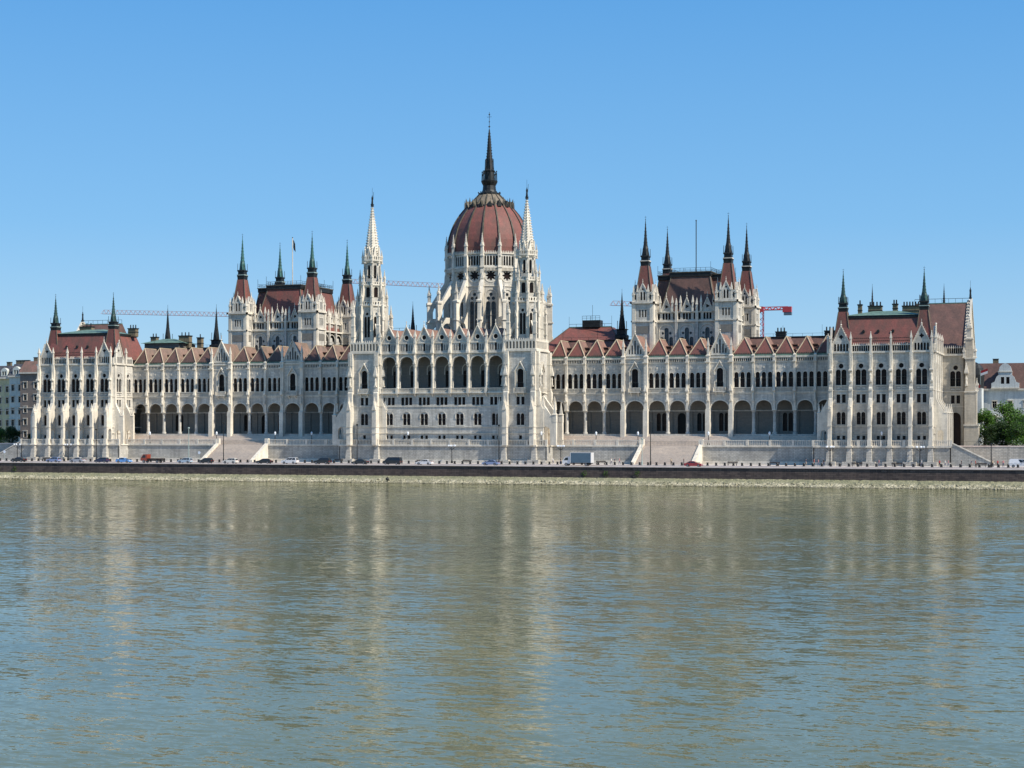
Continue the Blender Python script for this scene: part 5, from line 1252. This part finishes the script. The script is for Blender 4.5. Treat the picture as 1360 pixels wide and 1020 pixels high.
for x,k,l in spots:
    y=rnd.choice((-12.4,-11.9,-12.8,-10.8)); o=link('person',PM[k],None,TM(x,y,4.62,rnd.choice((pi/2,-pi/2,.4,-2.2)),1.02)); tag(o,'person %s, %s'%(PD[k],l),'person','people on the quay pavement')

# ------------------------------------------------------------------ trees
def leafcloud(mb, c, rx, ry, rz, n, size, r, mats):
    for i in range(n):
        while True:
            p=Vector((r.uniform(-1,1),r.uniform(-1,1),r.uniform(-1,1)))
            if .35<p.length<1: break
        q=Vector((c[0]+p.x*rx,c[1]+p.y*ry,c[2]+p.z*rz)); s=size*r.uniform(.6,1.3)
        u=Vector((r.uniform(-1,1),r.uniform(-1,1),r.uniform(-.6,.6))).normalized(); w=u.cross(Vector((r.uniform(-1,1),r.uniform(-1,1),r.uniform(-1,1)))).normalized()
        m=mats[0] if r.random()<.62 else mats[1]
        mb.add([tuple(q-u*s),tuple(q-w*s*.5),tuple(q+u*s),tuple(q+w*s*.5)],[(0,1,2,3)],m)
def treeset(seed,h,rad,mats):
    r=random.Random(seed); tr=MB(); cr=MB()
    tr.lathe([(.38,0),(.28,h*.12),(.22,h*.35),(.12,h*.6)],8,BARK)
    for i in range(15):
        a=r.uniform(0,2*pi); t=r.uniform(.25,.95); hh=h*(.32+.52*t); d=rad*(.85-.5*abs(t-.4)*1.3)*r.uniform(.45,1)
        tip=(d*cos(a),d*sin(a),hh); tr.bar((0,0,h*(.25+.3*t)),tip,.07,BARK,5)
        k=r.uniform(.26,.46)*rad; leafcloud(cr,tip,k*1.1,k*1.1,k*.75,230,.24,r,mats)
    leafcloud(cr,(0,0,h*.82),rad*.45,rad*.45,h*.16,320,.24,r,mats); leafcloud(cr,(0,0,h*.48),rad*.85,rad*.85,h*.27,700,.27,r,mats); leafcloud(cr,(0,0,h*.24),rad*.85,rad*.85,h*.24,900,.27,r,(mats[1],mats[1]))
    return tr.mesh('trunk'),cr.mesh('crown')
TS=[treeset(1,10,4.2,(LEAF1,LEAF2)),treeset(2,11,4.6,(LEAF1,LEAF2)),treeset(3,9,4.4,(LEAF2,LEAF1)),treeset(4,8,3.4,(LEAF2,LEAF2))]
def tree(x,y,k,s,label,z=9.3):
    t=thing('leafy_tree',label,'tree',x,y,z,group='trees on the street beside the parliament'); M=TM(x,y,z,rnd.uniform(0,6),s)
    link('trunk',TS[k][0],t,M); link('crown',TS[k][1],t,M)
for a in [(139.2,27,0,1.0,'bright green tree touching the right end of the parliament'),(144.2,30,1,1.12,'tallest tree in front of the pale blue-grey building'),(149.6,28,0,.88,'bright green tree at the right edge'),(141.2,20,3,.72,'low dark tree behind the right street wall, nearest the parliament'),(147.3,19,2,.75,'low dark tree in front of the tallest one'),(153.5,21,2,.85,'dark tree just past the right edge'),(143.9,21.5,3,.85,'dark tree standing right of the lowest one behind the right street wall'),(150.8,23,3,.95,'dark dense tree at the very right edge behind the wall'),(158,30,1,1.0,'tall tree past the right edge'),(166,26,0,.9,'tree farther along the right street'),
          (-152.6,14,2,.55,'dark tree at the far left edge'),(-149.2,15,3,.72,'dark rounded tree left of the left pavilion'),(-157,16,2,.7,'dark tree beyond the left edge'),(-143.6,17,3,.42,'small dark tree close to the left pavilion'),(-165,18,0,.7,'tree farther along the left street')]: tree(*a)
# parked cars half hidden under the trees on the upper street
# weeds on the quay wall
def weed(x,label):
    mb=MB(); r=random.Random(int(x*10)); leafcloud(mb,(0,0,.5),.8,.25,.8,70,.14,r,(LEAF1,LEAF2)); mb.bar((0,.1,-.3),(0,-.1,.8),.03,BARK)
    o=link('wall_weed',mb.mesh('wall_weed'),None,TM(x,-25.5,2.2)); tag(o,label,'weed','weeds on the quay wall')
for x,l in ((-119.,'larger green weed on the quay wall at the left'),(-124.5,'small green weed left of the larger one on the quay wall'),(47.5,'small weed on the quay wall below the box truck'),(53,'weed on the quay wall left of the right staircase'),(61,'weed on the quay wall below the right staircase')): weed(x,l)
mb=MB(); mb.lathe([(.0,-.4),(.35,-.3),(.45,0),(.35,.3),(.12,.42),(.1,.6),(.0,.62)],12,DMETAL,close=False); o=link('mooring_buoy',mb.mesh('mooring_buoy'),None,TM(-3.2,-30.5,1.0)); tag(o,'small round black float lying on the stone bank','float')

# ------------------------------------------------------------------ backdrop houses
def wallm(n,c): return masonry(n,c,tuple(x*.94 for x in c),tuple(x*.85 for x in c),1.4,.6,.01,tuple(x*.5 for x in c),.5,bumpd=.01)
PYEL=wallm('yellow_plaster',(.74,.66,.40)); PBLU=wallm('pale_blue_plaster',(.71,.74,.67)); PBRN=wallm('grey_brown_plaster',(.25,.205,.175)); PGRY=wallm('blue_grey_plaster',(.68,.71,.69)); SLATE=noisy('slate_roof',(.06,.06,.07),(.10,.10,.11),1,.7); PINK=wallm('pale_pink_plaster',(.5,.42,.36))
HWIN=Win('window',[rect(0,0,1.15,1.9)],lambda mb:[mb.prism(rect(0,-.1,1.6,2.2),-.1,-.003,TRIM,[rect(0,.001,1.16,1.9)]),mb.box(-.9,.9,-.25,-.003,2.12,2.28,TRIM),mb.box(-.03,.03,.3,.35,0,1.9,TRIM),mb.box(-.57,.57,.3,.35,1.2,1.27,TRIM)],depth=.45,bars=False)
def house(name,label,x0,x1,y0,z1,zr,wall,roof,rows,cols,dep=16,extra=None):
    t=thing(name,label,'apartment building',(x0+x1)/2,y0+dep/2,9.3)
    mb=MB(); L=x1-x0; cols_=[x0+L*(i+.5)/cols for i in range(cols)]; rows_=[11.2+(z1-12.4)*k/rows for k in range(rows)]
    mb.at(0,y0,0); mb.prism([(x0,9.3),(x1,9.3),(x1,z1),(x0,z1)],0,.6,wall,[shifted(h,c,z) for c in cols_ for z in rows_ for h in HWIN.holes]); mb.at()
    mb.box(x0,x0+.5,y0+.61,y0+dep,9.3,z1,wall); mb.box(x1-.5,x1,y0+.61,y0+dep,9.3,z1,wall); mb.box(x0+.51,x1-.51,y0+dep-.5,y0+dep,9.3,z1,wall)
    link('wall',mb.mesh('wall'),t)
    w=WM; wo=t.children[0]
    for c in cols_:
        for z in rows_: link('window',HWIN.me,t,TM(c,y0,z))
    mb=MB(); mb.box(x0-.3,x1+.3,y0-.6,y0-.004,z1-.5,z1,TRIM); link('cornice',mb.mesh('cornice'),t); mb=MB(); mb.box(x0-.1,x1+.1,y0-.2,y0-.004,(9.3+z1)/2-.2,(9.3+z1)/2,TRIM); link('string_course',mb.mesh('string_course'),t)
    mb=MB(); i=min(4,(zr-z1)*.45); v=[(x0-.3,y0-.4,z1),(x1+.3,y0-.4,z1),(x1+.3,y0+dep,z1),(x0-.3,y0+dep,z1),(x0+i*.4,y0+i,zr),(x1-i*.4,y0+i,zr),(x1-i*.4,y0+dep-i,zr),(x0+i*.4,y0+dep-i,zr)]
    mb.add(v,[(0,1,5,4),(1,2,6,5),(2,3,7,6),(3,0,4,7),(4,5,6,7),(3,2,1,0)],roof); rf=link('roof',mb.mesh('roof'),t)
    for k in range(3):
        mb=MB(); mb.bx(0,0,0,1.6,.9,2.0,BRICKC); mb.bx(0,0,2.0,1.8,1.1,.2,DARKM); link('chimney',mb.mesh('chimney'),rf,TM(x0+L*(k+.6)/3.2,y0+i+2,zr-.8))
    if extra: extra(t,rf,mb)
    return t
def dormers(xs,y,z,wall):
    def f(t,rf,_):
        for x in xs:
            mb=MB(); mb.prism([(-1.3,0),(1.3,0),(1.3,2.2),(.8,2.8),(0,3.1),(-.8,2.8),(-1.3,2.2)],-.4,2.5,wall,[rect(-.45,.5,.65,1.4),rect(.45,.5,.65,1.4)],cap2=False); mb.box(-1.2,1.2,-.0,.05,.4,2.0,GLASS); link('dormer',mb.mesh('dormer'),t,TM(x,y,z))
    return f
house('apartment_house','yellow plastered apartment house at the left edge',-200,-182.4,60,31.5,35.5,PYEL,SLATE,5,6,extra=dormers((-185,-191),60.2,31.6,PBLU))
house('apartment_house','narrow pale blue apartment house with a dormer beside the yellow one',-182.3,-176.6,59,32.0,36.0,PBLU,SLATE,5,2,extra=dormers((-179.5,),59.2,32.0,PBLU))
house('apartment_house','grey-brown apartment house with a red roof behind the left pavilion',-176.5,-156,57,33.0,36.8,PBRN,TILEP,5,5)
house('apartment_house','pale house beyond the left edge',-235,-200.3,62,33,38,PINK,TILEB,5,8)
def biggable(t,rf,_):
    mb=MB(); x=140.6
    pr=[(-3.9,25.6),(3.9,25.6),(3.9,27.2),(3.0,27.6),(2.5,29.0),(1.9,29.6),(1.9,30.6),(1.5,32.0),(.7,32.8),(0,33.1),(-.7,32.8),(-1.5,32.0),(-1.9,30.6),(-1.9,29.6),(-2.5,29.0),(-3.0,27.6),(-3.9,27.2)]
    mb.at(x,89.4,0); mb.prism(pr,-.2,.9,PGRY,[rect(-.75,27,.95,2.0),rect(.75,27,.95,2.0)]); mb.box(-1.4,1.4,.3,.36,26.9,29.1,GLASS); mb.box(-2.1,2.1,-.4,-.204,30.4,30.65,TRIM); mb.box(-4,4,-.4,-.204,25.6,25.9,TRIM); mb.at()
    mb.prism([(x-3.3,26),(x+3.3,26),(x+1.6,31.5),(x-1.6,31.5)],90.4,96,TILE)
    link('baroque_gable',mb.mesh('baroque_gable'),t)
house('apartment_house','pale blue-grey mansion with a curved gable and steep red roof at the right',131.0,166,90,25.6,33.2,PGRY,TILEB,3,8,extra=biggable)
house('apartment_house','pale house beyond the right edge',166.5,190,88,26,32,PINK,TILEB,4,7)
# red and white awning / flag at the corner of the mansion
mb=MB()
for i in range(5): mb.prism([(-1.6+.64*i,0),(-.96+.64*i,0),(-.96+.64*i,.9),(-1.6+.64*i,.9)],-1.2+.0,.0,[PRED,PWHT][i%2] if False else (CRED if i%2==0 else CWHT))
o=link('striped_awning',mb.mesh('striped_awning'),None,TM(132.6,80,25.6)); tag(o,'small red and white striped awning beside the red roof','awning')
mb=MB(); mb.bar((0,0,0),(0,0,4.2),.06,GMETAL,6); 
for i,c in enumerate((CRED,CWHT)): mb.prism([(.05,3.2-i*.7),(2.0,3.9-i*.7),(2.0,4.6-i*.7),(.05,3.9-i*.7)],-.03,.03,c)
o=link('street_flag',mb.mesh('street_flag'),None,TM(134.3,80,26.6)); tag(o,'small red and white flag before the red roof','flag')
mb=MB(); mb.box(131.6,134.6,80.4,88,9.3,25.6,PGRY); mb.lathe([(2.3,25.6),(2.4,27.5),(2.5,29.5),(2.1,31.4),(1.2,32.6),(.2,33.2)],12,DARKM,132.6,84.5); o=centred(mb,'corner_turret_house'); tag(o,'slim pale corner building carrying the striped awning','building')

# ------------------------------------------------------------------ tower cranes
def truss(mb,p,q,w,h,n,r,mat):
    p=Vector(p);q=Vector(q);d=(q-p); s_=Vector((-d.y,d.x,0)).normalized()*w/2; up=Vector((0,0,h))
    for k in range(n):
        a=p+d*k/n;b_=p+d*(k+1)/n;m=(a+b_)/2
        r=r if n<6 else .085; mb.bar(a+s_,b_+s_,r,mat);mb.bar(a-s_,b_-s_,r,mat);mb.bar(a+s_,a-s_,r*.7,mat)
        if k<n-1: mb.bar(m+up,b_+d/(2*n)+up,r,mat)
        for e in (a,b_):
            mb.bar(e+s_,m+up,r*.75,mat);mb.bar(e-s_,m+up,r*.75,mat)
def mast(mb,x,y,z0,z1,w,mat):
    n=int((z1-z0)/w); h=w/2
    for sx in (-1,1):
        for sy in (-1,1): mb.bar((x+sx*h,y+sy*h,z0),(x+sx*h,y+sy*h,z1),.14,mat)
    for k in range(n):
        a=z0+(z1-z0)*k/n;b_=z0+(z1-z0)*(k+1)/n
        for (p,q) in (((-h,-h),(h,-h)),((h,-h),(h,h)),((h,h),(-h,h)),((-h,h),(-h,-h))):
            if k%2: p,q=q,p
            mb.bar((x+p[0],y+p[1],a),(x+q[0],y+q[1],b_),.09,mat)
def crane(label,mx,my,mz,tip,ctr,mat,jm):
    t=thing('tower_crane',label,'crane',mx,my,9.3); mb=MB(); mast(mb,mx,my,9.3,mz,1.9,mat); link('mast',mb.mesh('mast'),t)
    mb=MB(); d=Vector(tip)-Vector((mx,my,mz)); truss(mb,(mx,my,mz),tip,1.3,1.6,int(d.length/2),.13,jm); link('jib',mb.mesh('jib'),t)
    mb=MB(); truss(mb,(mx,my,mz),ctr,1.3,1.0,5,.2,mat); mb.bx(mx,my,mz-.6,2.2,2.2,1.8,mat); link('counter_jib',mb.mesh('counter_jib'),t)
    mb=MB(); mb.bx(ctr[0]-1.2,ctr[1],ctr[2]-.9,3.0,1.6,1.9,mat); mb.bx(ctr[0]-1.0,ctr[1],ctr[2]-1.9,2.6,1.5,.95,CBOX); link('counterweight',mb.mesh('counterweight'),t)
    mb=MB(); mb.bx(mx-1.9,my-.5,mz-3.4,1.6,1.8,2.6,mat); mb.box(mx-2.6,mx-1.2,my-1.45,my-1.405,mz-2.8,mz-1.2,CGLASS); link('cab',mb.mesh('cab'),t)
CRN=paint('red_crane_paint',(.50,.03,.035),.5); CRP=paint('faded_pink_crane_paint',(.46,.27,.27),.6)
crane('red tower crane with counterweight behind the right hall',56.5,150,54.6,(3.0,150,57.6),(66.9,150,54.6),CRN,CRP)
crane('faded pink tower crane with its long jib behind the left wing',-120,170,57.0,(-214,163,60.5),(-110,171,57.),CRP,CRP)
crane('faded pink tower crane whose jib shows left of the dome',-46,170,65.8,(-108,170,70.4),(-36,170,65.5),CRP,CRP)

# ------------------------------------------------------------------ light, sky, camera
SUN_AZ=radians(13); SUN_EL=radians(43)   # azimuth measured from +X towards -Y
d=Vector((cos(SUN_AZ)*cos(SUN_EL),-sin(SUN_AZ)*cos(SUN_EL),sin(SUN_EL)))
sl=bpy.data.lights.new('sun','SUN'); sl.energy=5.0; sl.angle=radians(.55); sl.color=(1,.93,.81)
so=bpy.data.objects.new('sun',sl); COL.objects.link(so); so.location=(150,-200,200); so.rotation_euler=d.to_track_quat('Z','Y').to_euler()
w=bpy.data.worlds.new('World'); sc.world=w; w.use_nodes=True; nt=w.node_tree
sky=nt.nodes.new('ShaderNodeTexSky'); sky.sky_type='NISHITA'; sky.sun_disc=False; sky.sun_elevation=SUN_EL
sky.sun_rotation=math.atan2(d.x,d.y); sky.altitude=100; sky.air_density=1.0; sky.dust_density=.35; sky.ozone_density=4.5
bg=nt.nodes['Background']; bg.inputs[1].default_value=.14; tc=nt.nodes.new('ShaderNodeTexCoord'); sp=nt.nodes.new('ShaderNodeSeparateXYZ'); nt.links.new(tc.outputs['Generated'],sp.inputs[0])
rp=nt.nodes.new('ShaderNodeValToRGB'); nt.links.new(sp.outputs[2],rp.inputs[0]); cr=rp.color_ramp
cr.elements[0].position=0; cr.elements[0].color=(.35,.53,.69,1); cr.elements[1].position=1; cr.elements[1].color=(.05,.17,.46,1)
for p_,c_ in ((.045,(.275,.48,.68,1)),(.12,(.155,.39,.675,1)),(.25,(.078,.295,.63,1))): e_=cr.elements.new(p_); e_.color=c_
gs=nt.nodes.new('ShaderNodeVectorMath'); gs.operation='SCALE'; gs.inputs['Scale'].default_value=1/.14; nt.links.new(rp.outputs[0],gs.inputs[0])
nt.links.new(mixc(nt,.85,sky.outputs[0],gs.outputs[0]),bg.inputs[0])
cd=bpy.data.cameras.new('camera'); cam=bpy.data.objects.new('camera',cd); COL.objects.link(cam); sc.camera=cam
cd.sensor_width=36; cd.lens=36*2250/1360; cd.shift_y=(573.4-510)/1360; cd.clip_end=8000; cd.clip_start=.5
cam.location=(170.6,-425,13); cam.rotation_euler=(pi/2,0,radians(19.57))
sc.view_settings.view_transform='Standard'; sc.view_settings.look='None'; sc.view_settings.exposure=.3; sc.view_settings.gamma=1
